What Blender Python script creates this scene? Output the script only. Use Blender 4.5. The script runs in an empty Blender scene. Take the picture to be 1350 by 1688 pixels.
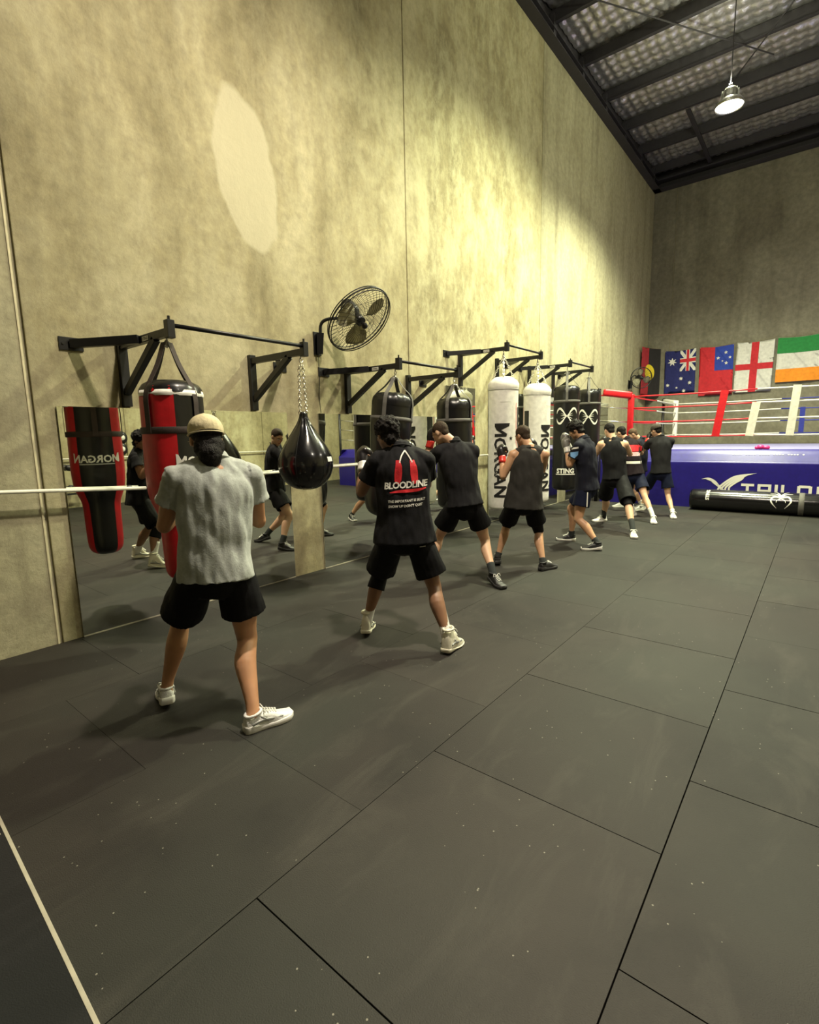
import bpy, bmesh, math, random
from mathutils import Vector, Matrix, noise
from mathutils.bvhtree import BVHTree
random.seed(7)
V = Vector
PI = math.pi
SC = bpy.context.scene
COL = SC.collection

# ------------------------------------------------------------------ camera
F_PX = 836.34
ax_r = V((0.7794, 0.6262, -0.0204)).normalized()
cam_f = V((-0.6219, 0.7690, -0.1475)).normalized()
ax_r = (ax_r - cam_f * ax_r.dot(cam_f)).normalized()
ax_u = ax_r.cross(cam_f)
cd = bpy.data.cameras.new('camera')
cam = bpy.data.objects.new('camera', cd)
COL.objects.link(cam)
cd.sensor_fit = 'HORIZONTAL'
cd.sensor_width = 36.0
cd.lens = F_PX / 1350.0 * 36.0
cd.clip_start = 0.05
cd.clip_end = 100
cam.matrix_world = Matrix(((ax_r.x, ax_u.x, -cam_f.x, 4.68), (ax_r.y, ax_u.y, -cam_f.y, 0.0), (ax_r.z, ax_u.z, -cam_f.z, 1.6), (0, 0, 0, 1)))
SC.camera = cam

# ------------------------------------------------------------------ light
SC.view_settings.view_transform = 'Standard'
SC.view_settings.look = 'None'
SC.view_settings.exposure = 0.38
SC.view_settings.gamma = 1.0
SC.view_settings.use_curve_mapping = False
world = bpy.data.worlds.new('night_hall')
SC.world = world
world.use_nodes = True
world.node_tree.nodes['Background'].inputs[0].default_value = (0.9, 0.85, 0.75, 1)
world.node_tree.nodes['Background'].inputs[1].default_value = 0.02
SC.cycles.max_bounces = 8
SC.cycles.diffuse_bounces = 5
SC.cycles.glossy_bounces = 5
SC.cycles.use_denoising = True
SC.cycles.sample_clamp_indirect = 4.0
LAMPS = [  # x, y, z, watts, colour, cone in degrees
    (3.5, 3.0, 7.6, 1900, (1.0, 0.88, 0.70), 158),
    (2.95, 8.3, 7.6, 2500, (0.98, 1.0, 0.64), 162),
    (2.86, 12.0, 7.58, 3000, (0.98, 1.0, 0.68), 150),
    (7.6, 3.0, 7.6, 260, (1.0, 0.90, 0.74), 155),
    (8.6, 9.5, 7.6, 600, (1.0, 0.92, 0.78), 155),
    (5.6, 15.2, 7.9, 250, (1.0, 0.94, 0.78), 155),
]

# ------------------------------------------------------------------ materials
def nodes_of(name):
    m = bpy.data.materials.new(name)
    m.use_nodes = True
    nt = m.node_tree
    return m, nt, nt.nodes['Principled BSDF']

def N(nt, kind, **kw):
    n = nt.nodes.new(kind)
    for k, v in kw.items():
        if k.startswith('i_'):
            n.inputs[k[2:].replace('_', ' ')].default_value = v
        else:
            setattr(n, k, v)
    return n

def ramp(nt, fac, stops):
    r = nt.nodes.new('ShaderNodeValToRGB')
    e = r.color_ramp.elements
    while len(e) < len(stops):
        e.new(0.5)
    for i, (p, c) in enumerate(stops):
        e[i].position = p
        e[i].color = (c[0], c[1], c[2], 1) if len(c) == 3 else c
    nt.links.new(fac, r.inputs[0])
    return r.outputs[0]

def mat(name, col, rough=0.6, metal=0.0, var=0.12, scale=14.0, bump=0.0, bscale=60.0, spec=0.5, coat=0.0, sheen=0.0):
    m, nt, b = nodes_of(name)
    tc = N(nt, 'ShaderNodeTexCoord')
    nz = N(nt, 'ShaderNodeTexNoise', i_Scale=scale, i_Detail=4.0)
    nt.links.new(tc.outputs['Object'], nz.inputs['Vector'])
    lo = [c * (1 - var) for c in col]
    hi = [min(1, c * (1 + var)) for c in col]
    c = ramp(nt, nz.outputs['Fac'], [(0.3, lo), (0.7, hi)])
    nt.links.new(c, b.inputs['Base Color'])
    b.inputs['Roughness'].default_value = rough
    b.inputs['Metallic'].default_value = metal
    b.inputs['Specular IOR Level'].default_value = spec
    b.inputs['Coat Weight'].default_value = coat
    b.inputs['Sheen Weight'].default_value = sheen
    if bump:
        n2 = N(nt, 'ShaderNodeTexNoise', i_Scale=bscale, i_Detail=3.0)
        nt.links.new(tc.outputs['Object'], n2.inputs['Vector'])
        bp = N(nt, 'ShaderNodeBump', i_Strength=bump, i_Distance=0.01)
        nt.links.new(n2.outputs['Fac'], bp.inputs['Height'])
        nt.links.new(bp.outputs[0], b.inputs['Normal'])
    return m

def emat(name, col, s):
    m = bpy.data.materials.new(name)
    m.use_nodes = True
    nt = m.node_tree
    nt.nodes.clear()
    e = N(nt, 'ShaderNodeEmission')
    e.inputs[0].default_value = (*col, 1)
    e.inputs[1].default_value = s
    o = N(nt, 'ShaderNodeOutputMaterial')
    nt.links.new(e.outputs[0], o.inputs[0])
    return m

def concrete(name, dark, mid, light, streak=0.5, patch=False):
    m, nt, b = nodes_of(name)
    L = nt.links.new
    geo = N(nt, 'ShaderNodeNewGeometry')
    pos = geo.outputs['Position']
    mp = N(nt, 'ShaderNodeMapping')
    mp.inputs['Scale'].default_value = (1, 1, 0.55)
    L(pos, mp.inputs['Vector'])
    n1 = N(nt, 'ShaderNodeTexNoise', i_Scale=1.1, i_Detail=9.0, i_Roughness=0.62, i_Distortion=0.5)
    L(mp.outputs[0], n1.inputs['Vector'])
    c1 = ramp(nt, n1.outputs['Fac'], [(0.32, dark), (0.5, mid), (0.66, light)])
    # fine mottling
    n2 = N(nt, 'ShaderNodeTexNoise', i_Scale=9.0, i_Detail=10.0, i_Roughness=0.7)
    L(pos, n2.inputs['Vector'])
    mx = N(nt, 'ShaderNodeMix', data_type='RGBA', blend_type='OVERLAY')
    mx.inputs[0].default_value = 0.6
    L(c1, mx.inputs[6])
    L(ramp(nt, n2.outputs['Fac'], [(0.35, (0.36, 0.36, 0.36)), (0.65, (0.64, 0.64, 0.62))]), mx.inputs[7])
    # vertical run marks
    mp2 = N(nt, 'ShaderNodeMapping')
    mp2.inputs['Scale'].default_value = (1.3, 1.3, 0.10)
    L(pos, mp2.inputs['Vector'])
    n3 = N(nt, 'ShaderNodeTexNoise', i_Scale=1.6, i_Detail=6.0, i_Roughness=0.6, i_Distortion=0.25)
    L(mp2.outputs[0], n3.inputs['Vector'])
    mx2 = N(nt, 'ShaderNodeMix', data_type='RGBA', blend_type='MULTIPLY')
    mx2.inputs[0].default_value = streak
    L(mx.outputs[2], mx2.inputs[6])
    L(ramp(nt, n3.outputs['Fac'], [(0.30, (0.45, 0.43, 0.40)), (0.48, (0.92, 0.92, 0.9)), (0.8, (1, 1, 1))]), mx2.inputs[7])
    out = mx2.outputs[2]
    sep = N(nt, 'ShaderNodeSeparateXYZ')
    L(pos, sep.inputs[0])
    if patch:
        # flaky yellow laitance in the band y 4 .. 10
        n4 = N(nt, 'ShaderNodeTexNoise', i_Scale=2.3, i_Detail=13.0, i_Roughness=0.78, i_Distortion=0.15)
        L(mp.outputs[0], n4.inputs['Vector'])
        f4 = ramp(nt, n4.outputs['Fac'], [(0.45, (0, 0, 0)), (0.60, (1, 1, 1))])
        mr = N(nt, 'ShaderNodeMapRange')
        mr.inputs[1].default_value = 4.0
        mr.inputs[2].default_value = 7.0
        mr.inputs[3].default_value = 0.22
        mr.inputs[4].default_value = 0.7
        L(sep.outputs[1], mr.inputs[0])
        mr2 = N(nt, 'ShaderNodeMapRange')
        mr2.inputs[1].default_value = 9.6
        mr2.inputs[2].default_value = 10.2
        mr2.inputs[3].default_value = 1.0
        mr2.inputs[4].default_value = 0.1
        L(sep.outputs[1], mr2.inputs[0])
        mu = N(nt, 'ShaderNodeMath', operation='MULTIPLY')
        L(mr.outputs[0], mu.inputs[0])
        L(mr2.outputs[0], mu.inputs[1])
        mu2 = N(nt, 'ShaderNodeMath', operation='MULTIPLY')
        L(mu.outputs[0], mu2.inputs[0])
        L(f4, mu2.inputs[1])
        mx3 = N(nt, 'ShaderNodeMix', data_type='RGBA')
        L(mu2.outputs[0], mx3.inputs[0])
        L(out, mx3.inputs[6])
        mx3.inputs[7].default_value = (0.56, 0.53, 0.34, 1)
        out = mx3.outputs[2]
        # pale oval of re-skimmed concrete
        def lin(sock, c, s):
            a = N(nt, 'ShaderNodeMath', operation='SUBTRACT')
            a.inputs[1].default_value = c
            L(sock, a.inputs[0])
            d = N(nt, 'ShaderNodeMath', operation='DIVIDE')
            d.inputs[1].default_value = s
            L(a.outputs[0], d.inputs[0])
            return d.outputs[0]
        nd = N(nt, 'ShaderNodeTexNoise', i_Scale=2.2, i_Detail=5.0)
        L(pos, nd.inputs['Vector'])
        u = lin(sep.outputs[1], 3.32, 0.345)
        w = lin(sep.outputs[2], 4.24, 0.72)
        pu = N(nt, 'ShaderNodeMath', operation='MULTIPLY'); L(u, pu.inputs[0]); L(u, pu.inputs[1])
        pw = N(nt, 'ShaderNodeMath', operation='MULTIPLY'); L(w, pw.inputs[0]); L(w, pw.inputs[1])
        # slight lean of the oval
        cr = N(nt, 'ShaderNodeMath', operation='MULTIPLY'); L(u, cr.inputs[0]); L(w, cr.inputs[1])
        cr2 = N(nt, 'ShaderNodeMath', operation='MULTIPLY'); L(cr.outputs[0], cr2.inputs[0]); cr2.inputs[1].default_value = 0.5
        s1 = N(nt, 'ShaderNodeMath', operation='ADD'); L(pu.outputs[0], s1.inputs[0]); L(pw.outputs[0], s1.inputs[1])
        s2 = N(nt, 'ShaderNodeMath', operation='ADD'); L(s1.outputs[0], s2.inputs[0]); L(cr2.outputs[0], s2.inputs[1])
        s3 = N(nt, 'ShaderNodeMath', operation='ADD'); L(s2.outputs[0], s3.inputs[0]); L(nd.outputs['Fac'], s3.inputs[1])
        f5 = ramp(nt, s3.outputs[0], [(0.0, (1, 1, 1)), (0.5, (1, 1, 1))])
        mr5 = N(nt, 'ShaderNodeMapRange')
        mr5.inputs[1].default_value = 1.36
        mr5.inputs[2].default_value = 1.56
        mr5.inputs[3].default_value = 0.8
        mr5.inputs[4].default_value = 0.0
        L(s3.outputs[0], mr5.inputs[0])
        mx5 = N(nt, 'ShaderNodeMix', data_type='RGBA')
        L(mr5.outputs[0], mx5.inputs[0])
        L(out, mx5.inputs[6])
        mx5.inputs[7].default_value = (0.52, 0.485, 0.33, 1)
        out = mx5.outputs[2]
    L(out, b.inputs['Base Color'])
    b.inputs['Roughness'].default_value = 0.8
    b.inputs['Specular IOR Level'].default_value = 0.25
    n6 = N(nt, 'ShaderNodeTexNoise', i_Scale=14.0, i_Detail=8.0, i_Roughness=0.7)
    L(pos, n6.inputs['Vector'])
    bp = N(nt, 'ShaderNodeBump', i_Strength=0.35, i_Distance=0.02)
    L(n6.outputs['Fac'], bp.inputs['Height'])
    L(bp.outputs[0], b.inputs['Normal'])
    return m

def rubber_mat(name, base, speck, gloss=0.5):
    m, nt, b = nodes_of(name)
    L = nt.links.new
    geo = N(nt, 'ShaderNodeNewGeometry')
    oi = N(nt, 'ShaderNodeObjectInfo')
    pos = geo.outputs['Position']
    n1 = N(nt, 'ShaderNodeTexNoise', i_Scale=0.9, i_Detail=6.0, i_Roughness=0.6, i_Distortion=0.3)
    L(pos, n1.inputs['Vector'])
    c1 = ramp(nt, n1.outputs['Fac'], [(0.30, [c * 0.50 for c in base]), (0.46, base), (0.72, [c * 1.35 for c in base])])
    n1b = N(nt, 'ShaderNodeTexNoise', i_Scale=0.45, i_Detail=2.0)
    L(pos, n1b.inputs['Vector'])
    tint = ramp(nt, n1b.outputs['Fac'], [(0.42, (1.0, 0.90, 0.88)), (0.58, (0.90, 1.0, 0.93))])
    mt = N(nt, 'ShaderNodeMix', data_type='RGBA', blend_type='MULTIPLY')
    mt.inputs[0].default_value = 1.0
    L(c1, mt.inputs[6]); L(tint, mt.inputs[7])
    mr = N(nt, 'ShaderNodeMapRange')
    mr.inputs[3].default_value = 0.88
    mr.inputs[4].default_value = 1.12
    L(oi.outputs['Random'], mr.inputs[0])
    mv = N(nt, 'ShaderNodeMix', data_type='RGBA', blend_type='MULTIPLY')
    mv.inputs[0].default_value = 1.0
    L(mt.outputs[2], mv.inputs[6]); L(mr.outputs[0], mv.inputs[7])
    # grit and lint
    vo = N(nt, 'ShaderNodeTexVoronoi', i_Scale=34.0)
    L(pos, vo.inputs['Vector'])
    n5 = N(nt, 'ShaderNodeTexNoise', i_Scale=2.2, i_Detail=2.0)
    L(pos, n5.inputs['Vector'])
    sepc = N(nt, 'ShaderNodeSeparateColor')
    L(vo.outputs['Color'], sepc.inputs[0])
    d = N(nt, 'ShaderNodeMath', operation='LESS_THAN'); d.inputs[1].default_value = 0.11
    L(vo.outputs['Distance'], d.inputs[0])
    g = N(nt, 'ShaderNodeMath', operation='GREATER_THAN'); g.inputs[1].default_value = speck
    L(sepc.outputs[0], g.inputs[0])
    g2 = N(nt, 'ShaderNodeMath', operation='GREATER_THAN'); g2.inputs[1].default_value = 0.50
    L(n5.outputs['Fac'], g2.inputs[0])
    a = N(nt, 'ShaderNodeMath', operation='MULTIPLY'); L(d.outputs[0], a.inputs[0]); L(g.outputs[0], a.inputs[1])
    a2 = N(nt, 'ShaderNodeMath', operation='MULTIPLY'); L(a.outputs[0], a2.inputs[0]); L(g2.outputs[0], a2.inputs[1])
    mx = N(nt, 'ShaderNodeMix', data_type='RGBA')
    L(a2.outputs[0], mx.inputs[0]); L(mv.outputs[2], mx.inputs[6])
    mx.inputs[7].default_value = (0.22, 0.21, 0.17, 1)
    # chalky scuffs
    mp = N(nt, 'ShaderNodeMapping'); mp.inputs['Rotation'].default_value = (0, 0, 0.6); mp.inputs['Scale'].default_value = (1.0, 0.35, 1)
    L(pos, mp.inputs['Vector'])
    n7 = N(nt, 'ShaderNodeTexNoise', i_Scale=3.0, i_Detail=8.0, i_Roughness=0.7, i_Distortion=0.8)
    L(mp.outputs[0], n7.inputs['Vector'])
    f7 = ramp(nt, n7.outputs['Fac'], [(0.52, (0, 0, 0)), (0.78, (0.6, 0.6, 0.6))])
    mx7 = N(nt, 'ShaderNodeMix', data_type='RGBA')
    L(f7, mx7.inputs[0]); L(mx.outputs[2], mx7.inputs[6])
    mx7.inputs[7].default_value = (base[0] * 2.6, base[1] * 2.6, base[2] * 2.5, 1)
    L(mx7.outputs[2], b.inputs['Base Color'])
    b.inputs['Roughness'].default_value = gloss
    b.inputs['Specular IOR Level'].default_value = 0.34
    n6 = N(nt, 'ShaderNodeTexNoise', i_Scale=220.0, i_Detail=3.0)
    L(pos, n6.inputs['Vector'])
    bp = N(nt, 'ShaderNodeBump', i_Strength=0.45, i_Distance=0.004)
    L(n6.outputs['Fac'], bp.inputs['Height'])
    L(bp.outputs[0], b.inputs['Normal'])
    return m

M = {}
M['wall'] = concrete('yellowed concrete', (0.235, 0.205, 0.115), (0.355, 0.315, 0.185), (0.46, 0.42, 0.27), 0.55, True)
M['wall2'] = concrete('smooth concrete', (0.34, 0.31, 0.20), (0.42, 0.39, 0.26), (0.47, 0.44, 0.30), 0.6)
M['wallback'] = concrete('grey concrete', (0.17, 0.155, 0.115), (0.215, 0.20, 0.15), (0.26, 0.245, 0.185), 0.5)
M['joint'] = mat('joint sealant', (0.30, 0.27, 0.18), 0.8, bump=0.3)
M['jointlip'] = mat('pale joint lip', (0.70, 0.64, 0.42), 0.7)
M['rubber'] = rubber_mat('black rubber matting', (0.0215, 0.0198, 0.0168), 0.84, 0.66)
M['under'] = mat('floor underlay', (0.012, 0.012, 0.012), 0.9)
M['carpet'] = rubber_mat('coarse black matting', (0.010, 0.010, 0.0105), 0.97, 0.9)
M['strip'] = mat('pale edging strip', (0.42, 0.39, 0.30), 0.5)
M['black_steel'] = mat('black powder coated steel', (0.007, 0.007, 0.008), 0.42, bump=0.05)
M['chrome'] = mat('worn chrome', (0.78, 0.76, 0.68), 0.3, 1.0)
M['black_vinyl'] = mat('black vinyl', (0.006, 0.006, 0.007), 0.32, bump=0.3, bscale=9, coat=0.1)
M['ball_vinyl'] = mat('glossy black vinyl', (0.005, 0.005, 0.006), 0.20, bump=0.12, bscale=7, coat=0.3)
M['red_vinyl'] = mat('red vinyl', (0.52, 0.012, 0.018), 0.36, bump=0.3, bscale=9)
M['white_vinyl'] = mat('white vinyl', (0.80, 0.79, 0.73), 0.4, bump=0.2, bscale=7)
M['grey_web'] = mat('grey webbing', (0.12, 0.115, 0.105), 0.7, bump=0.3, bscale=200)
M['brown_web'] = mat('dark brown webbing', (0.035, 0.022, 0.018), 0.75, bump=0.3, bscale=200)
M['black_web'] = mat('black webbing', (0.018, 0.018, 0.018), 0.7, bump=0.3, bscale=200)
M['white_print'] = mat('white print', (0.80, 0.79, 0.72), 0.5, var=0.03)
M['grey_print'] = mat('grey print', (0.45, 0.45, 0.42), 0.5, var=0.03)
M['black_print'] = mat('black print', (0.012, 0.012, 0.012), 0.5, var=0.03)
M['red_print'] = mat('red print', (0.65, 0.02, 0.03), 0.5, var=0.15, scale=40)
M['blue_print'] = mat('sky blue print', (0.20, 0.42, 0.75), 0.5)
M['white_paint'] = mat('white painted tube', (0.80, 0.78, 0.68), 0.35)
M['blue_pvc'] = mat('blue tarpaulin', (0.015, 0.009, 0.19), 0.38, bump=0.25, bscale=4, var=0.1)
M['red_pad'] = mat('red padding', (0.62, 0.012, 0.022), 0.4)
M['white_pad'] = mat('white padding', (0.76, 0.75, 0.68), 0.45)
M['blue_pad'] = mat('blue padding', (0.02, 0.03, 0.25), 0.4)
M['canvas'] = mat('ring canvas', (0.30, 0.29, 0.55), 0.7)
M['dark_roof'] = mat('dark roof steel', (0.030, 0.027, 0.034), 0.55)
M['alum'] = mat('cast aluminium', (0.5, 0.5, 0.48), 0.35, 1.0)
M['lamp_glow'] = emat('lamp lens', (1.0, 0.97, 0.80), 28.0)
M['pink'] = mat('pink vinyl', (0.8, 0.03, 0.22), 0.4)
M['grey_panel'] = mat('grey panel', (0.25, 0.25, 0.24), 0.5)

def foil_mat():
    m, nt, b = nodes_of('foil insulation')
    L = nt.links.new
    geo = N(nt, 'ShaderNodeNewGeometry')
    n = N(nt, 'ShaderNodeTexNoise', i_Scale=11.0, i_Detail=5.0, i_Distortion=1.2)
    L(geo.outputs['Position'], n.inputs['Vector'])
    L(ramp(nt, n.outputs['Fac'], [(0.3, (0.55, 0.53, 0.56)), (0.7, (0.80, 0.78, 0.80))]), b.inputs['Base Color'])
    b.inputs['Metallic'].default_value = 0.85
    b.inputs['Roughness'].default_value = 0.33
    bp = N(nt, 'ShaderNodeBump', i_Strength=0.35, i_Distance=0.03)
    L(n.outputs['Fac'], bp.inputs['Height'])
    L(bp.outputs[0], b.inputs['Normal'])
    return m
M['foil'] = foil_mat()

def mirror_mat():
    m, nt, b = nodes_of('mirror glass')
    b.inputs['Base Color'].default_value = (0.84, 0.86, 0.80, 1)
    b.inputs['Metallic'].default_value = 1.0
    b.inputs['Roughness'].default_value = 0.012
    return m
M['mirror'] = mirror_mat()

# ------------------------------------------------------------------ mesh helpers
def link(name, me, m=None, parent=None, smooth=False):
    o = bpy.data.objects.new(name, me)
    COL.objects.link(o)
    if m is not None:
        me.materials.clear()
        me.materials.append(M[m] if isinstance(m, str) else m)
    if parent is not None:
        o.parent = parent
    if smooth:
        me.polygons.foreach_set('use_smooth', [True] * len(me.polygons))
    return o

def obj(name, bm, m, parent=None, smooth=False):
    me = bpy.data.meshes.new(name)
    bmesh.ops.recalc_face_normals(bm, faces=bm.faces[:])
    bm.to_mesh(me)
    bm.free()
    return link(name, me, m, parent, smooth)

def empty(name, loc, label=None, cat=None, group=None, kind=None):
    o = bpy.data.objects.new(name, None)
    COL.objects.link(o)
    o.location = loc
    o.empty_display_size = 0.1
    tag(o, label, cat, group, kind)
    return o

def tag(o, label=None, cat=None, group=None, kind=None):
    if label: o['label'] = label
    if cat: o['category'] = cat
    if group: o['group'] = group
    if kind: o['kind'] = kind
    return o

def shift(o, off):
    o.data.transform(Matrix.Translation(-V(off)))
    return o

def box(bm, lo, hi, bev=0.0):
    r = bmesh.ops.create_cube(bm, size=1.0)
    vs = r['verts']
    lo, hi = V(lo), V(hi)
    c, s = (lo + hi) / 2, hi - lo
    for v in vs:
        v.co = V((v.co.x * s.x, v.co.y * s.y, v.co.z * s.z)) + c
    if bev:
        es = {e for v in vs for e in v.link_edges}
        bmesh.ops.bevel(bm, geom=list(es), offset=bev, segments=2, affect='EDGES', profile=0.7)
    return vs

def beam(bm, a, b, w, h, up=V((0, 0, 1)), bev=0.004):
    """rectangular bar from a to b, w across, h along up"""
    a, b = V(a), V(b)
    d = (b - a)
    L = d.length
    d.normalize()
    s = d.cross(up)
    if s.length < 1e-4:
        s = d.cross(V((1, 0, 0)))
    s.normalize()
    u = s.cross(d)
    b2 = bmesh.new()
    box(b2, (-w / 2, 0, -h / 2), (w / 2, L, h / 2), bev)
    mt = Matrix(((s.x, d.x, u.x, a.x), (s.y, d.y, u.y, a.y), (s.z, d.z, u.z, a.z), (0, 0, 0, 1)))
    b2.transform(mt)
    merge(bm, b2)

def merge(bm, b2):
    me = bpy.data.meshes.new('tmp')
    b2.to_mesh(me)
    b2.free()
    bm.from_mesh(me)
    bpy.data.meshes.remove(me)

def crom(pts, k):
    """Catmull-Rom through vectors/tuples"""
    out = []
    n = len(pts)
    for i in range(n - 1):
        p0, p1, p2, p3 = pts[max(0, i - 1)], pts[i], pts[i + 1], pts[min(n - 1, i + 2)]
        for j in range(k):
            t = j / k
            out.append(tuple(0.5 * ((2 * b) + (-a + c) * t + (2 * a - 5 * b + 4 * c - d) * t * t + (-a + 3 * b - 3 * c + d) * t ** 3) for a, b, c, d in zip(p0, p1, p2, p3)))
    out.append(tuple(pts[-1]))
    return out

def tube(bm, pts, rads, ref=None, n=12, k=3, cup=False, dome=True, power=1.0):
    """loft of ellipses along pts; rads: floats or (a along ref, b across)"""
    rr = [(r, r) if not isinstance(r, (tuple, list)) else r for r in rads]
    refs = ref if isinstance(ref, list) else [ref] * len(pts)
    refs = [V(r) if r is not None else V((0.13, 0.31, 0.94)) for r in refs]
    data = [tuple(V(p)) + tuple(r) + tuple(f) for p, r, f in zip(pts, rr, refs)]
    data = crom(data, k) if k > 1 else data
    rings = []
    m = len(data)
    P = [V(d[:3]) for d in data]
    first = None
    for i, d in enumerate(data):
        t = (P[min(m - 1, i + 1)] - P[max(0, i - 1)])
        if t.length < 1e-9:
            t = V((0, 0, 1))
        t.normalize()
        a = V(d[5:8])
        a = a - t * a.dot(t)
        if a.length < 1e-4:
            a = t.orthogonal()
        a.normalize()
        b = t.cross(a)
        ring = []
        for j in range(n):
            th = 2 * PI * j / n
            c, s = math.cos(th), math.sin(th)
            if power != 1.0:
                c = math.copysign(abs(c) ** power, c)
                s = math.copysign(abs(s) ** power, s)
            ring.append(bm.verts.new(P[i] + a * (max(d[3], 1e-4) * c) + b * (max(d[4], 1e-4) * s)))
        rings.append(ring)
    for i in range(m - 1):
        for j in range(n):
            bm.faces.new((rings[i][j], rings[i][(j + 1) % n], rings[i + 1][(j + 1) % n], rings[i + 1][j]))
    def cap(ring, centre, outward, r):
        if dome:
            mid = []
            for v in ring:
                mid.append(bm.verts.new(centre + (v.co - centre) * 0.72 + outward * r * 0.55))
            q = len(ring)
            for j in range(q):
                bm.faces.new((ring[j], ring[(j + 1) % q], mid[(j + 1) % q], mid[j]))
            tip = bm.verts.new(centre + outward * r * 0.82)
            for j in range(q):
                bm.faces.new((mid[j], mid[(j + 1) % q], tip))
        else:
            bm.faces.new(ring)
    t0 = (P[0] - P[1]).normalized()
    t1 = (P[-1] - P[-2]).normalized()
    cap(rings[0], P[0], t0, min(data[0][3], data[0][4]))
    if cup:
        # hollow hem: walls turn back inside
        q = n
        fk = 1 - 0.019 / max(0.03, min(data[-1][3], data[-1][4]))
        cin = [bm.verts.new(P[-1] + (v.co - P[-1]) * fk) for v in rings[-1]]
        inn = [bm.verts.new(P[-1] - t1 * 0.04 + (v.co - P[-1]) * (fk - 0.03)) for v in rings[-1]]
        for j in range(q):
            bm.faces.new((rings[-1][j], rings[-1][(j + 1) % q], cin[(j + 1) % q], cin[j]))
            bm.faces.new((cin[j], cin[(j + 1) % q], inn[(j + 1) % q], inn[j]))
        bm.faces.new(inn)
    else:
        cap(rings[-1], P[-1], t1, min(data[-1][3], data[-1][4]))

def rod(bm, a, b, r, n=10, r2=None):
    tube(bm, [a, b], [r, r if r2 is None else r2], n=n, k=1, dome=False)

def ball(bm, c, rad, fr=None, seg=16):
    """ellipsoid; rad (x,y,z) in frame fr (3 axes)"""
    b2 = bmesh.new()
    bmesh.ops.create_uvsphere(b2, u_segments=seg, v_segments=max(6, seg * 2 // 3), radius=1.0)
    fr = fr or (V((1, 0, 0)), V((0, 1, 0)), V((0, 0, 1)))
    if not isinstance(rad, (tuple, list)):
        rad = (rad, rad, rad)
    c = V(c)
    for v in b2.verts:
        v.co = c + fr[0] * (v.co.x * rad[0]) + fr[1] * (v.co.y * rad[1]) + fr[2] * (v.co.z * rad[2])
    merge(bm, b2)

def lathe(bm, prof, n=32, a0=0.0, a1=2 * PI, c=(0, 0), fn=None):
    """prof: (r, z) list"""
    full = abs(a1 - a0 - 2 * PI) < 1e-6
    cols = n if full else n + 1
    grid = []
    for r, z in prof:
        row = []
        for j in range(cols):
            th = a0 + (a1 - a0) * j / n
            rr = r + (fn(th, z, r) if fn else 0)
            row.append(bm.verts.new((c[0] + rr * math.cos(th), c[1] + rr * math.sin(th), z)))
        grid.append(row)
    for i in range(len(prof) - 1):
        for j in range(n):
            k = (j + 1) % cols if full else j + 1
            f = (grid[i][j], grid[i][k], grid[i + 1][k], grid[i + 1][j])
            try:
                bm.faces.new(f)
            except ValueError:
                pass

def remesh(name, bm, vox, m, parent, off, smooth_it=2, disp=None):
    """one continuous surface out of overlapping closed shapes"""
    me = bpy.data.meshes.new(name)
    bmesh.ops.recalc_face_normals(bm, faces=bm.faces[:])
    bm.to_mesh(me)
    bm.free()
    o = bpy.data.objects.new(name, me)
    COL.objects.link(o)
    md = o.modifiers.new('r', 'REMESH')
    md.mode = 'VOXEL'
    md.voxel_size = vox
    md.use_smooth_shade = True
    if smooth_it:
        ms = o.modifiers.new('s', 'SMOOTH')
        ms.factor = 0.5
        ms.iterations = smooth_it
    dg = bpy.context.evaluated_depsgraph_get()
    me2 = bpy.data.meshes.new_from_object(o.evaluated_get(dg))
    bpy.data.objects.remove(o)
    bpy.data.meshes.remove(me)
    if disp:
        me2.update()
        nr = [v.normal.copy() for v in me2.vertices]
        for v, q in zip(me2.vertices, nr):
            v.co += q * disp(v.co, q)
    me2.transform(Matrix.Translation(-V(off)))
    me2.name = name
    return link(name, me2, m, parent, True)

def text_bm(s, size, bold=0.02, italic=0.0, space=1.0, xs=1.0, sub=0.02, outline=None):
    """flat letters, centred on x, base on y=0"""
    cu = bpy.data.curves.new('t', 'FONT')
    cu.body = s
    cu.size = size
    cu.offset = bold * size
    cu.shear = italic
    cu.space_character = space
    cu.align_x = 'CENTER'
    cu.resolution_u = 2
    o = bpy.data.objects.new('t', cu)
    COL.objects.link(o)
    dg = bpy.context.evaluated_depsgraph_get()
    me = bpy.data.meshes.new_from_object(o.evaluated_get(dg))
    bpy.data.objects.remove(o)
    bm = bmesh.new()
    bm.from_mesh(me)
    bpy.data.meshes.remove(me)
    bmesh.ops.scale(bm, vec=(xs, 1, 1), verts=bm.verts[:])
    dice(bm, sub)
    return bm

def dice(bm, step):
    """cut flat shape by vertical and horizontal lines so that it can be wrapped"""
    if not bm.verts:
        return
    for ax in (0, 1):
        lo = min(v.co[ax] for v in bm.verts)
        hi = max(v.co[ax] for v in bm.verts)
        k = int((hi - lo) / step)
        for i in range(1, k + 1):
            p = V((0, 0, 0)); p[ax] = lo + i * (hi - lo) / (k + 1)
            nn = V((0, 0, 0)); nn[ax] = 1
            bmesh.ops.bisect_plane(bm, geom=bm.verts[:] + bm.edges[:] + bm.faces[:], plane_co=p, plane_no=nn)

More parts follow.
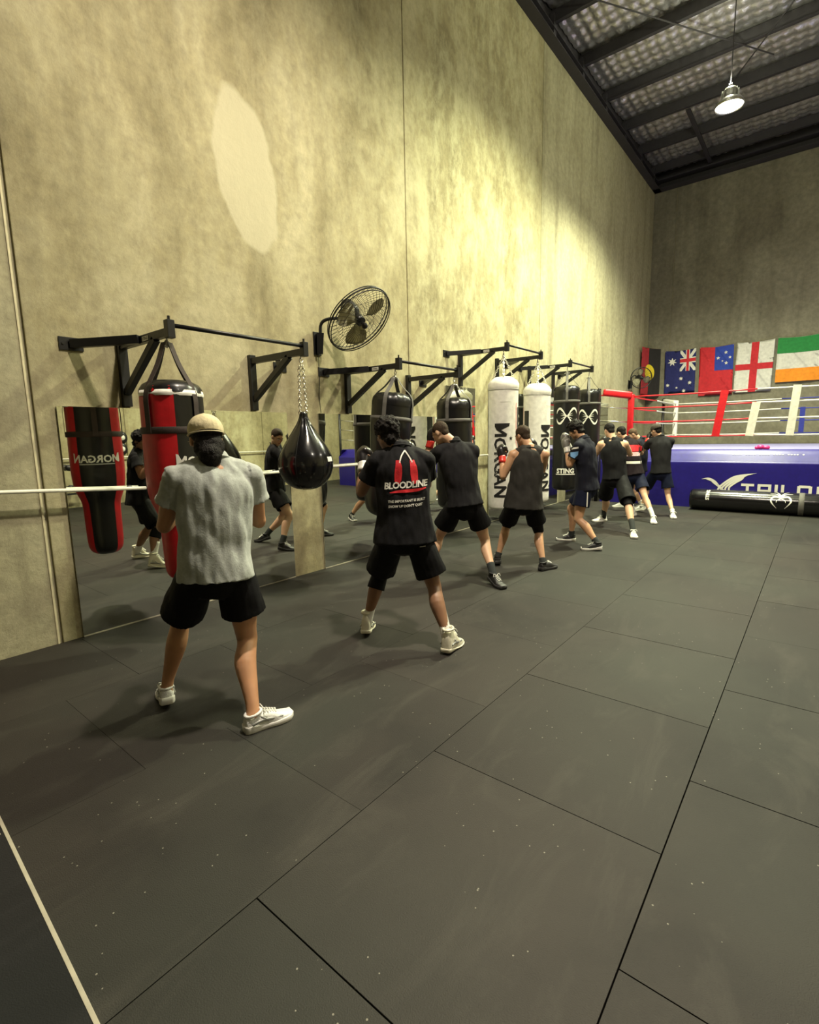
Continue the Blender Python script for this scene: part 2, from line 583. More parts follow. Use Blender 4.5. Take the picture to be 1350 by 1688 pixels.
def strokes_bm(strokes, sub=0.03, k=6):
    """tapered strokes: list of [(x, y, w), ...]"""
    bm = bmesh.new()
    for st in strokes:
        q = crom(st, k) if len(st) > 2 else st
        L, R = [], []
        for i, p in enumerate(q):
            a = q[max(0, i - 1)]; b = q[min(len(q) - 1, i + 1)]
            t = V((b[0] - a[0], b[1] - a[1]))
            t.normalize()
            nn = V((-t.y, t.x))
            w = max(p[2], 0.0008) / 2
            L.append(bm.verts.new((p[0] + nn.x * w, p[1] + nn.y * w, 0)))
            R.append(bm.verts.new((p[0] - nn.x * w, p[1] - nn.y * w, 0)))
        for i in range(len(q) - 1):
            bm.faces.new((L[i], L[i + 1], R[i + 1], R[i]))
    return bm

def poly_bm(polys, sub=0.03):
    bm = bmesh.new()
    for p in polys:
        bm.faces.new([bm.verts.new((x, y, 0)) for x, y in p])
    bmesh.ops.triangulate(bm, faces=bm.faces[:])
    dice(bm, sub)
    return bm

def project(bm, tree, ray, lift=0.003):
    """ray(x, y) -> (origin, direction); moves every vertex to the surface it hits"""
    dead = []
    for v in bm.verts:
        o_, d_ = ray(v.co.x, v.co.y)
        hit = tree.ray_cast(o_, d_)
        if hit[0] is None:
            dead.append(v)
        else:
            v.co = hit[0] - d_ * lift
    bmesh.ops.delete(bm, geom=dead, context='VERTS')
    return bm

def tree_of(o):
    mw = o.matrix_world.copy() if o.parent is None else Matrix.Translation(o.parent.location)
    return BVHTree.FromPolygons([mw @ v.co for v in o.data.vertices], [p.vertices[:] for p in o.data.polygons])

def print_on(name, bm, tree, ray, m, parent, off, lift=0.003, label=None):
    project(bm, tree, ray, lift)
    if not bm.faces:
        bm.free()
        return None
    me = bpy.data.meshes.new(name)
    bm.to_mesh(me)
    bm.free()
    me.transform(Matrix.Translation(-V(off)))
    o = link(name, me, m, parent)
    if label: o['label'] = label
    return o

# ------------------------------------------------------------------ the hall
def struct(name, bm, m, parent=None, label=None):
    o = obj(name, bm, m, parent)
    if parent is None:
        o['kind'] = 'structure'
    if label:
        o['label'] = label
    return o

bm = bmesh.new(); box(bm, (-0.3, -6.3, -0.12), (10.3, 18.75, -0.02))
floor = struct('floor', bm, 'under')
tiles = {}
def tile_mesh(key, w, d, g):
    if key not in tiles:
        b = bmesh.new()
        box(b, (g, g, -0.02), (w - g, d - g, 0.0), 0.0016)
        me = bpy.data.meshes.new('tile')
        bmesh.ops.recalc_face_normals(b, faces=b.faces[:])
        b.to_mesh(me); b.free()
        me.materials.append(M['rubber'])
        tiles[key] = me
    return tiles[key]
COLX = [(0.0, 1.10), (1.10, 1.10), (2.20, 1.05), (3.25, 1.075), (4.325, 1.075), (5.40, 1.075), (6.475, 1.075), (7.55, 1.075), (8.625, 1.075)]
T = 1.062
for ci, (cx, cw) in enumerate(COLX):
    off = (0.865, 1.395)[ci % 2 == 0]
    if ci == 1: off = 0.95
    y = off
    ys = []
    ys.append((0.0, off))
    while y < 18.4:
        d = min(T, 18.43 - y)
        ys.append((y, d)); y += T
    for (y0, d) in ys:
        if d < 0.03: continue
        o = bpy.data.objects.new('tile', tile_mesh((round(cw, 3), round(d, 3), ci in (3, 4)), cw, d, 0.0022 if ci in (3, 4) else 0.0008))
        COL.objects.link(o)
        o.parent = floor
        o.location = (cx, y0, random.uniform(-0.0008, 0.0006))
        o.rotation_euler.z = random.uniform(-0.0006, 0.0006)
bm = bmesh.new()
lo_ = [bm.verts.new((x, y, -0.0005)) for x, y in ((0.002, -6.19), (9.95, -6.19), (9.95, 0.082), (0.002, 0.480))]
hi_ = [bm.verts.new((v.co.x, v.co.y, 0.006)) for v in lo_]
bm.faces.new(lo_); bm.faces.new(hi_)
for k in range(4): bm.faces.new((lo_[k], lo_[(k + 1) % 4], hi_[(k + 1) % 4], hi_[k]))
obj('coarse_matting', bm, 'carpet', floor)
bm = bmesh.new()
beam(bm, (0.02, 0.487, 0.003), (9.9, 0.091, 0.003), 0.013, 0.008, bev=0.002)
obj('edging_strip', bm, 'strip', floor)['label'] = 'thin pale strip along the edge of the matting'
bm = bmesh.new(); box(bm, (2.10, 0.30, 0.005), (2.16, 0.385, 0.0075), 0.0008)
obj('worn_mark', bm, 'strip', floor)

def panel_wall(name, m, segs, mk, holder_box, holder_m='joint', top=9.0, groove=0.010):
    b = bmesh.new(); box(b, *holder_box)
    w = struct(name, b, holder_m)
    for i, (a, c) in enumerate(segs):
        b = bmesh.new(); mk(b, a + groove, c - groove)
        obj('concrete_panel', b, m[i] if isinstance(m, list) else m, w)
    return w
# left wall: precast panels
panel_wall('wall_left', ['wall2', 'wall', 'wall', 'wall2', 'wall2'],
           [(-6.2, 1.27), (1.27, 5.84), (5.84, 10.15), (10.15, 14.4), (14.4, 18.40)],
           lambda b, a, c: box(b, (-0.15, a, -0.02), (0.0, c, 9.0), 0.008),
           ((-0.3, -6.3, -0.02), (-0.02, 18.5, 9.0)))
bm = bmesh.new(); box(bm, (-0.02, 1.238, -0.02), (0.006, 1.252, 8.98), 0.003)
struct('trim_1', bm, 'jointlip')
# back wall
panel_wall('wall_back', 'wallback', [(-0.02, 0.65), (0.65, 4.95), (4.95, 9.2), (9.2, 10.3)],
           lambda b, a, c: box(b, (a, 18.42, -0.02), (c, 18.55, 9.0), 0.008),
           ((-0.02, 18.44, -0.02), (10.3, 18.7, 9.0)))
panel_wall('wall_right', 'wall', [(-6.2, 1.7), (1.7, 6.0), (6.0, 10.35), (10.35, 14.6), (14.6, 18.4)],
           lambda b, a, c: box(b, (10.0, a, -0.02), (10.15, c, 9.0), 0.008),
           ((10.03, -6.3, -0.02), (10.3, 18.5, 9.0)))
bm = bmesh.new(); box(bm, (-0.3, -6.4, -0.02), (10.3, -6.2, 9.5))
struct('wall_front', bm, 'wallback')

# roof
bm = bmesh.new(); box(bm, (-0.3, -6.4, 9.72), (10.3, 18.7, 9.8))
ceil = struct('ceiling', bm, 'dark_roof')
PUR = [8.86, 10.36, 11.87, 13.37, 14.87, 16.37, 17.8]
allp = [8.86 - 1.5 * i for i in range(10, 0, -1)] + PUR
bm = bmesh.new()
nx, ny = 300, 300
xs = [0.05 + 9.9 * i / nx for i in range(nx + 1)]
y0, y1 = 5.8, 18.4
gv = []
for j in range(ny + 1):
    y = y0 + (y1 - y0) * j / ny
    row = []
    fy = ((y - 8.86) / 1.5) % 1.0
    for i, x in enumerate(xs):
        cell_x = (x / 0.20) % 1.0
        cell_y = ((y - 8.86) / 0.25) % 1.0
        pil = math.sin(PI * cell_x) ** 0.7 * math.sin(PI * cell_y) ** 0.7
        sag = 0.07 * math.sin(PI * fy)
        nz = noise.noise(V((x * 2.3, y * 2.3, 3.1))) * 0.03 + noise.noise(V((x * 9, y * 9, 1.0))) * 0.008
        row.append(bm.verts.new((x, y, 9.60 - sag + 0.0 - 0.045 * pil + nz)))
    gv.append(row)
for j in range(ny):
    for i in range(nx):
        bm.faces.new((gv[j][i], gv[j][i + 1], gv[j + 1][i + 1], gv[j + 1][i]))
obj('foil_insulation', bm, 'foil', ceil, True)['label'] = 'quilted silver foil insulation under the roof sheets'
bm = bmesh.new(); box(bm, (0, -6.2, 9.60), (10, 5.8, 9.62))
obj('foil_sheet', bm, 'foil', ceil)
for y in allp:
    bm = bmesh.new()
    box(bm, (0.0, y - 0.010, 9.30), (10.0, y + 0.010, 9.56), 0.003)
    box(bm, (0.0, y - 0.08, 9.30), (10.0, y, 9.31))
    box(bm, (0.0, y, 9.54), (10.0, y + 0.08, 9.56))
    obj('purlin', bm, 'dark_roof', ceil)
    bm = bmesh.new()
    box(bm, (0.0, y - 0.10, 9.0), (0.14, y + 0.02, 9.46), 0.004)
    obj('purlin_cleat', bm, 'dark_roof', ceil)
bm = bmesh.new()
box(bm, (0.0, -6.2, 8.98), (0.20, 18.4, 9.0)); box(bm, (0.0, -6.2, 9.0), (0.03, 18.4, 9.60)); box(bm, (0.0, -6.2, 9.18), (0.16, 18.4, 9.20))
obj('eave_beam', bm, 'dark_roof', ceil)
bm = bmesh.new()
box(bm, (0.0, 18.08, 8.98), (10.0, 18.40, 9.0)); box(bm, (0.0, 18.34, 9.0), (10.0, 18.40, 9.60)); box(bm, (0.0, 18.06, 9.20), (10.0, 18.34, 9.24))
obj('end_beam', bm, 'dark_roof', ceil)
for x in (1.5, 4.5):
    bm = bmesh.new(); box(bm, (x, 14.9, 9.27), (x + 0.10, 18.3, 9.30)); obj('roof_bridging', bm, 'dark_roof', ceil)
bm = bmesh.new(); rod(bm, (0.2, 9.0, 9.22), (3.3, 14.0, 9.26), 0.013); obj('brace_rod', bm, 'dark_roof', ceil)
bm = bmesh.new(); rod(bm, (5.6, 9.6, 9.24), (2.4, 14.6, 9.26), 0.013); obj('brace_rod', bm, 'dark_roof', ceil)

# skirting-like mirrors: floor standing mirror sheets screwed to the wall
def mirror(y0, y1, z1, label, z0=0.012):
    e = empty('wall_mirror', (0.0, (y0 + y1) / 2, 0), label, 'mirror', 'wall mirrors')
    b = bmesh.new(); box(b, (0.0015, y0 + 0.002, z0), (0.012, y1 - 0.002, z1 - 0.002))
    shift(obj('backing_board', b, 'grey_panel', e), e.location)
    b = bmesh.new(); box(b, (0.012, y0, z0), (0.018, y1, z1), 0.0012)
    shift(obj('mirror_glass', b, 'mirror', e), e.location)
    b = bmesh.new(); box(b, (0.0, y0, 0.001), (0.022, y1, 0.011), 0.001)
    shift(obj('edge_channel', b, 'strip', e), e.location)
    return e
mirror(1.42, 3.63, 1.89, 'low wall mirror nearest the camera, reflecting the red and black bag')
mirror(4.09, 6.715, 1.89, 'low wall mirror between the narrow concrete strip and the tall grey-looking mirror')
mirror(6.735, 7.61, 2.38, 'tall narrow wall mirror behind the dark bag of the leaning man')
mirror(8.07, 11.20, 2.38, 'tall wall mirror behind the two white bags')
mirror(11.70, 14.6, 2.38, 'tall wall mirror behind the farthest black bags beside the ring')

# white rail along the wall
def rail(a, b, label):
    a, b = V(a), V(b)
    e = empty('barre_rail', ((a.x + b.x) / 2, (a.y + b.y) / 2, 0), label, 'rail', 'white rails along the mirrored wall')
    q = bmesh.new(); rod(q, a, b, 0.015, 14); shift(obj('bar', q, 'white_paint', e, True), e.location)
    for t in (0.04, 0.96):
        p = a.lerp(b, t)
        q = bmesh.new(); rod(q, (0.018, p.y, p.z), (p.x, p.y, p.z), 0.008)
        rod(q, (0.0181, p.y, p.z), (0.024, p.y, p.z), 0.025)
        shift(obj('bracket', q, 'black_steel', e, True), e.location)
rail((0.095, -0.6, 1.355), (0.095, 2.0, 1.20), 'white round rail on the wall starting left of the first mirror')
rail((0.095, 2.55, 1.235), (0.095, 3.45, 1.246), 'white round rail behind the man in the grey shirt')
rail((0.095, 3.98, 1.257), (0.095, 7.0, 1.25), 'white round rail behind the black teardrop bag')
rail((0.095, 7.25, 1.25), (0.095, 9.2, 1.24), 'white round rail crossing the concrete strip by the first white bag')
e = empty('barre_rail', (9.9, 7.0, 0), 'white rail on the opposite wall seen in the mirror', 'rail')
q = bmesh.new(); rod(q, (9.9, 1.5, 1.22), (9.9, 12.0, 1.20), 0.02, 12)
for y in (2, 6, 10): rod(q, (9.9, y, 1.21), (9.998, y, 1.21), 0.01)
shift(obj('bar', q, 'white_paint', e, True), e.location)

# ------------------------------------------------------------------ lamps
def lamp(i, x, y, z, w, colr, cone):
    lab = 'glowing round high bay lamp hanging from the roof' if i == 2 else 'round high bay lamp outside the frame over the floor'
    e = empty('high_bay_lamp', (x, y, z), lab, 'lamp', None if i == 2 else 'high bay lamps out of the picture')
    q = bmesh.new()
    lathe(q, [(0.03, 0.30), (0.10, 0.29), (0.12, 0.24), (0.13, 0.10), (0.20, 0.085), (0.235, 0.03), (0.24, -0.02), (0.232, -0.02), (0.225, 0.01), (0.0, 0.02)], 32)
    obj('housing', q, 'alum', e, True)
    q = bmesh.new()
    for k in range(12):
        t = 2 * PI * k / 12
        beam(q, (0.12 * math.cos(t), 0.12 * math.sin(t), 0.10), (0.12 * math.cos(t), 0.12 * math.sin(t), 0.26), 0.05, 0.006, up=V((math.cos(t + PI / 2), math.sin(t + PI / 2), 0)), bev=0)
    obj('cooling_fins', q, 'alum', e)
    q = bmesh.new(); lathe(q, [(0.0, -0.045), (0.10, -0.042), (0.18, -0.026), (0.222, 0.0), (0.0, 0.004)], 32)
    obj('lens', q, 'lamp_glow', e, True)
    q = bmesh.new(); rod(q, (0, 0, 0.29), (0, 0, 9.33 - z), 0.009); rod(q, (-0.03, 0, 0.36), (0.03, 0, 0.36), 0.02)
    obj('suspension_rod', q, 'dark_roof', e)
    ld = bpy.data.lights.new('lamp_light', 'SPOT')
    ld.energy = w
    ld.color = colr
    ld.spot_size = math.radians(cone)
    ld.spot_blend = 0.7
    ld.shadow_soft_size = 0.17
    lo = bpy.data.objects.new('lamp_light', ld)
    COL.objects.link(lo)
    lo.parent = e
    lo.location = (0, 0, -0.07)
    # added fill light above the housing, brightens the roof foil and the fins
    ld = bpy.data.lights.new('roof_fill_light', 'POINT')
    ld.energy = min(w, 1900) * 0.05
    ld.color = colr
    ld.shadow_soft_size = 0.05
    lo = bpy.data.objects.new('roof_fill_light', ld)
    COL.objects.link(lo)
    lo.parent = e
    lo.location = (0, 0, 0.42)
for i, a in enumerate(LAMPS):
    lamp(i, *a)

# ------------------------------------------------------------------ bag racks
def chain_bm(bm, a, b, link_l=0.032, r=0.0035, w=0.011):
    a, b = V(a), V(b)
    d = b - a
    L = d.length
    d.normalize()
    s = d.orthogonal().normalized()
    t = d.cross(s)
    n = max(1, int(L / (link_l * 0.78)))
    for i in range(n):
        c = a + d * (L * (i + 0.5) / n)
        ax = s if i % 2 else t
        pts = []
        for k in range(9):
            th = 2 * PI * k / 8
            pts.append(c + d * (math.cos(th) * link_l / 2) + ax * (math.sin(th) * w))
        tube(bm, pts, [r] * 9, n=5, k=1, dome=False)

def wall_arm(y, z, sgn, lab, arm_l=0.86, post_h=0.53):
    e = empty('bag_bracket', (0.0, y, z - post_h), lab, 'bracket', 'steel bag brackets on the wall')
    off = e.location
    def P(bm, nm, m='black_steel', sm=False):
        return shift(obj(nm, bm, m, e, sm), off)
    b = bmesh.new(); box(b, (0.0, y - 0.035, z - post_h), (0.05, y + 0.035, z + 0.03), 0.004); P(b, 'wall_post')
    b = bmesh.new(); beam(b, (0.05, y, z - 0.03), (arm_l, y, z - 0.03), 0.05, 0.058); P(b, 'arm')
    b = bmesh.new(); beam(b, (0.05, y, z - post_h * 0.78), (0.64, y, z - 0.05), 0.05, 0.055); P(b, 'diagonal_brace')
    fy = y + sgn * 0.37
    b = bmesh.new(); beam(b, (0.01, fy, z - 0.055), (0.42, y + sgn * 0.03, z - 0.03), 0.05, 0.066); P(b, 'side_brace')
    b = bmesh.new(); box(b, (0.0, fy - 0.085, z - 0.105), (0.010, fy + 0.085, z - 0.005), 0.002)
    for k in (-0.06, 0.06):
        rod(b, (0.01, fy + k, z - 0.055), (0.018, fy + k, z - 0.055), 0.009, 6)
    P(b, 'foot_plate')
    b = bmesh.new(); box(b, (arm_l - 0.03, y - 0.028, z - 0.075), (arm_l + 0.03, y + 0.028, z + 0.055), 0.004); P(b, 'end_plate')
    b = bmesh.new(); rod(b, (arm_l, y, z + 0.05), (arm_l, y, z + 0.085), 0.010, 6); P(b, 'lock_bolt')
    b = bmesh.new(); rod(b, (arm_l - 0.055, y, z - 0.05), (arm_l - 0.055, y, z - 0.09), 0.008, 8)
    tube(b, [V((arm_l - 0.055, y, z - 0.105)) + V((0, math.cos(t) * 0.02, math.sin(t) * 0.02)) for t in [2 * PI * k / 10 for k in range(11)]], [0.005] * 11, n=6, k=1, dome=False)
    P(b, 'eye_bolt', 'chrome', True)
    if sgn < 0:
        b = bmesh.new(); box(b, (0.47, y - 0.0285, z - 0.052), (0.57, y - 0.0265, z - 0.018)); o = P(b, 'sticker', 'white_print'); o['label'] = 'small white sticker'
        t = text_bm('STING', 0.028, 0.03)
        t.transform(Matrix(((1, 0, 0, 0.52), (0, 0, 1, y - 0.0290), (0, 1, 0, z - 0.045), (0, 0, 0, 1))))
        P(t, 'lettering', 'black_print')
    return e

RACKS = [(1.946, 3.211, 2.43, 'first pair'), (4.584, 5.79, 2.43, 'second pair'), (7.15, 8.35, 2.92, 'third pair'), (9.66, 10.83, 2.91, 'fourth pair')]
WHERE = ['red and black bag', 'black teardrop bag', 'bag before the glove print shirt', 'bag before the leaning man',
         'first big white bag', 'second white bag', 'nearer black claw emblem bag', 'farther black claw emblem bag']
TIPS = []
for i, (ya, yb, z, nm) in enumerate(RACKS):
    wall_arm(ya, z, -1, 'black steel wall bracket holding the ' + WHERE[2 * i])
    wall_arm(yb, z, 1, 'black steel wall bracket holding the ' + WHERE[2 * i + 1])
    e = empty('pull_up_bar', (0.86, (ya + yb) / 2, z), 'black bar joining the tips of the brackets above the ' + WHERE[2 * i], 'bar', 'bars between the brackets')
    b = bmesh.new(); rod(b, (0.86, ya + 0.028, z + 0.02), (0.86, yb - 0.028, z + 0.02), 0.016, 14)
    shift(obj('steel_bar', b, 'black_steel', e, True), e.location)
    TIPS += [V((0.805, ya, z - 0.12)), V((0.805, yb, z - 0.12))]

# ------------------------------------------------------------------ bags
CAMXY = V((4.68, 0))
def cyl_ray(cx, cy, ang0, R, z0):
    """flat x runs to the viewer's right around the bag, y is height"""
    def f(u, v):
        a = ang0 + u / R
        d = V((-math.cos(a), -math.sin(a), 0))
        return V((cx, cy, z0 + v)) - d * (R * 2.2), d
    return f

STING = []
for sx in (-1, 1):
    for sy in (-1, 1):
        STING.append([(sx * 0.62, sy * 0.10, 0.004), (sx * 0.56, sy * 0.26, 0.075), (sx * 0.40, sy * 0.35, 0.115), (sx * 0.24, sy * 0.24, 0.085), (sx * 0.12, sy * 0.10, 0.05), (0, 0, 0.03)])
        STING.append([(0, 0, 0.05), (sx * 0.16, sy * 0.07, 0.035), (sx * 0.34, sy * 0.13, 0.003)])
    STING.append([(0, 0, 0.05), (sx * 0.20, 0.02, 0.03), (sx * 0.36, 0.03, 0.003)])
def star(x, y, r):
    return [(x + (r if k % 2 == 0 else r * 0.42) * math.sin(PI * k / 5), y + (r if k % 2 == 0 else r * 0.42) * math.cos(PI * k / 5)) for k in range(10)]

def wrink(amp, k, zt):
    def f(th, z, r):
        t = max(0.0, 1 - abs(zt - z) / 0.35)
        return amp * (noise.noise(V((math.cos(th) * k, math.sin(th) * k, z * 2.2))) + 0.6 * t * math.sin(th * 9 + 3 * z))
    return f

def strap_ribbon(bm, pts, w, thick=0.004):
    """flat webbing through pts, lying around the z axis of cx, cy"""
    pts = [V(p) for p in crom([tuple(p) for p in pts], 4)]
    rows = []
    for i, p in enumerate(pts):
        t = (pts[min(len(pts) - 1, i + 1)] - pts[max(0, i - 1)]).normalized()
        rows.append((p, t))
    c = sum((p for p, _ in rows), V()) / len(rows)
    prev = None
    for p, t in rows:
        out = V((p.x, p.y, 0)) - V((strap_ribbon.cx, strap_ribbon.cy, 0))
        if out.length < 0.02: out = strap_ribbon.out.copy()
        out.normalize()
        s = t.cross(out).normalized()
        q = out
        cur = [bm.verts.new(p + s * w / 2 + q * thick), bm.verts.new(p - s * w / 2 + q * thick), bm.verts.new(p - s * w / 2), bm.verts.new(p + s * w / 2)]
        if prev:
            for j in range(4):
                bm.faces.new((prev[j], prev[(j + 1) % 4], cur[(j + 1) % 4], cur[j]))
        else:
            bm.faces.new(cur)
        prev = cur
    bm.faces.new(prev)

def hang_straps(e, top, cx, cy, R, zt, zlow, m, n=4, a0=0.6, w=0.045):
    for k in range(n):
        a = a0 + 2 * PI * k / n
        u = V((math.cos(a), math.sin(a), 0))
        strap_ribbon.cx, strap_ribbon.cy, strap_ribbon.out = cx, cy, u
        b = bmesh.new()
        c = V((cx, cy, 0))
        strap_ribbon(b, [V((cx, cy, top)) + u * 0.03, V((cx, cy, top)).lerp(c + u * (R * 0.90) + V((0, 0, zt + 0.03)), 0.5), c + u * (R * 0.90) + V((0, 0, zt + 0.03)), c + u * (R + 0.005) + V((0, 0, zt - 0.06)), c + u * (R + 0.006) + V((0, 0, (zt + zlow) / 2)), c + u * (R + 0.006) + V((0, 0, zlow))], w)
        shift(obj('hanging_strap', b, m, e), e.location)

def cap_prof(R, zt, z_in):
    return [(R, zt - 0.10), (R * 0.985, zt - 0.05), (R * 0.93, zt - 0.015), (R * 0.80, zt), (R * 0.45, zt + z_in), (0.0, zt + z_in)]

def tilt_object(e, pivot, ax, ang):
    e.rotation_euler = (0, 0, 0)
    m = Matrix.Translation(pivot) @ Matrix.Rotation(ang, 4, ax) @ Matrix.Translation(-V(pivot))
    e.matrix_world = m @ Matrix.Translation(e.location)

# --- A: red and black, wide above and narrow below
def bag_root(name, cx, cy, zb, label, group=None):
    return empty(name, (cx, cy, zb), label, 'punching bag', group)
def morgan_bm(size, bold):
    b = text_bm('ORGAN', size, bold, sub=0.02)
    x0 = min(v.co.x for v in b.verts) - 0.05 * size
    w, h, t = 0.78 * size, 0.715 * size, 0.17 * size
    X = x0 - w
    m = poly_bm([[(X, 0), (X + t, 0), (X + t, h * 0.62), (X + w / 2, h * 0.16), (X + w - t, h * 0.62), (X + w - t, 0), (X + w, 0), (X + w, h), (X + w - t, h), (X + w / 2, h * 0.50), (X + t, h), (X, h)]], 0.02)
    merge(b, m)
    c = (min(v.co.x for v in b.verts) + max(v.co.x for v in b.verts)) / 2
    for v in b.verts:
        v.co.x -= c
    return b
def flare(b, along, hgt):
    w = max(abs(v.co[along]) for v in b.verts)
    for v in b.verts:
        t = max(0.0, (abs(v.co[along]) / w - 0.62) / 0.38)
        v.co[hgt] *= 1 + 0.32 * t
    return b
def bag_A():
    cx, cy = 0.80, 1.946
    e = bag_root('uppercut_bag', cx, cy, 0.52, 'red and black punching bag, wide above and narrow below, nearest the camera')
    prof = [(0.0, 0.515), (0.07, 0.52), (0.12, 0.545), (0.148, 0.60), (0.155, 0.72), (0.158, 0.90), (0.163, 1.02), (0.185, 1.09), (0.212, 1.17), (0.225, 1.28), (0.228, 1.42), (0.226, 1.60), (0.222, 1.78), (0.221, 1.90), (0.218, 1.965), (0.205, 2.0)]
    prof = [tuple(p) for p in crom(prof, 2)]
    fn = wrink(0.004, 2.5, 1.86)
    d = math.radians
    for nm, a, b_, m in (('black_panel', 160, 240, 'black_vinyl'), ('red_panel', 240, 337, 'red_vinyl'), ('black_panel', 337, 430, 'black_vinyl'), ('red_panel', 70, 160, 'red_vinyl')):
        q = bmesh.new(); lathe(q, prof, 18, d(a), d(b_), (cx, cy), fn)
        shift(obj(nm, q, m, e, True), e.location)
    q = bmesh.new(); lathe(q, [(0.2225, 1.955), (0.215, 1.99), (0.195, 2.02), (0.15, 2.045), (0.08, 2.055), (0, 2.055)], 36, c=(cx, cy), fn=lambda t, z, r: 0.004 * math.sin(14 * t))
    shift(obj('top_cover', q, 'black_vinyl', e, True), e.location)
    q = bmesh.new(); lathe(q, [(0.2235, 1.930), (0.2265, 1.945), (0.2195, 1.972), (0.216, 1.965)], 36, c=(cx, cy), fn=lambda t, z, r: 0.005 * math.sin(7 * t))
    o = shift(obj('top_edge_piping', q, 'white_vinyl', e, True), e.location); o['label'] = 'pale piping around the top edge'
    q = bmesh.new(); lathe(q, [(0.2300, 1.655), (0.2330, 1.66), (0.2330, 1.70), (0.2300, 1.705)], 36, c=(cx, cy))
    shift(obj('belt_strap', q, 'brown_web', e, True), e.location)
    hang_straps(e, 2.33, cx, cy, 0.226, 1.97, 1.66, 'brown_web', 4, a0=math.radians(17))
    q = bmesh.new(); chain_bm(q, (cx, cy, 2.345), (cx, cy, 2.29), 0.045, 0.006, 0.016)
    for k in range(4):
        a = math.radians(17) + PI / 2 * k
        chain_bm(q, (cx, cy, 2.345), (cx + 0.035 * math.cos(a), cy + 0.035 * math.sin(a), 2.30), 0.03, 0.004, 0.01)
    shift(obj('swivel_hook', q, 'chrome', e, True), e.location)
    tb = bmesh.new(); lathe(tb, prof, 48, c=(cx, cy)); t = BVHTree.FromBMesh(tb); tb.free()
    for a, wd in ((200, 1), (383, 1)):
        ang = math.radians(a)
        b = flare(morgan_bm(0.092, 0.03), 0, 1)
        print_on('lettering', b, t, cyl_ray(cx, cy, ang, 0.228, 1.42), 'white_print', e, e.location, 0.006)
        b = poly_bm([[(-0.15, -0.022), (0.15, -0.022), (0.15, -0.012), (-0.15, -0.012)]])
        print_on('print_line', b, t, cyl_ray(cx, cy, ang, 0.228, 1.42), 'grey_print', e, e.location, 0.006)
bag_A()

# --- B: teardrop
def bag_B():
    cx, cy = 0.805, 3.211
    e = bag_root('teardrop_bag', cx, cy, 1.11, 'glossy black teardrop punching bag on a long chain')
    zb = 1.105
    prof = [(0.0, zb), (0.09, zb + 0.012), (0.17, zb + 0.055), (0.228, zb + 0.12), (0.258, zb + 0.20), (0.262, zb + 0.27), (0.245, zb + 0.34), (0.205, zb + 0.42), (0.155, zb + 0.50), (0.108, zb + 0.57), (0.070, zb + 0.63), (0.042, zb + 0.69), (0.028, zb + 0.74), (0.0, zb + 0.75)]
    prof = crom(prof, 4)
    def fn(th, z, r):
        t = max(0, (z - zb - 0.40) / 0.35)
        return 0.004 * t * math.sin(11 * th) * (r > 0.03) + 0.003 * noise.noise(V((math.cos(th) * 3, math.sin(th) * 3, z * 5)))
    q = bmesh.new(); lathe(q, prof, 56, c=(cx, cy), fn=fn)
    shift(obj('ball_body', q, 'ball_vinyl', e, True), e.location)
    q = bmesh.new()
    for k in range(6):
        a = 2 * PI * k / 6
        tube(q, [(cx + (r + 0.001) * math.cos(a), cy + (r + 0.001) * math.sin(a), z) for r, z in prof[2:-2:2]], [0.0016] * len(prof[2:-2:2]), n=5, k=1, dome=False)
    shift(obj('seam', q, 'black_web', e, True), e.location)
    q = bmesh.new()
    for s in (-1, 1):
        chain_bm(q, (cx + 0.012 * s, cy + 0.012 * s, 2.28), (cx + 0.022 * s, cy + 0.022 * s, 1.83), 0.036, 0.0050, 0.014)
    chain_bm(q, (cx, cy, 2.33), (cx, cy, 2.26), 0.045, 0.005, 0.014)
    shift(obj('chain', q, 'chrome', e, True), e.location)
    tb = bmesh.new(); lathe(tb, prof, 48, c=(cx, cy)); t = BVHTree.FromBMesh(tb); tb.free()
    b = poly_bm([[(-0.045, 0), (0.045, 0), (0.045, 0.045), (-0.045, 0.045)]])
    print_on('badge', b, t, cyl_ray(cx, cy, math.radians(22), 0.26, 1.38), 'white_print', e, e.location, 0.003, 'small white badge')
bag_B()

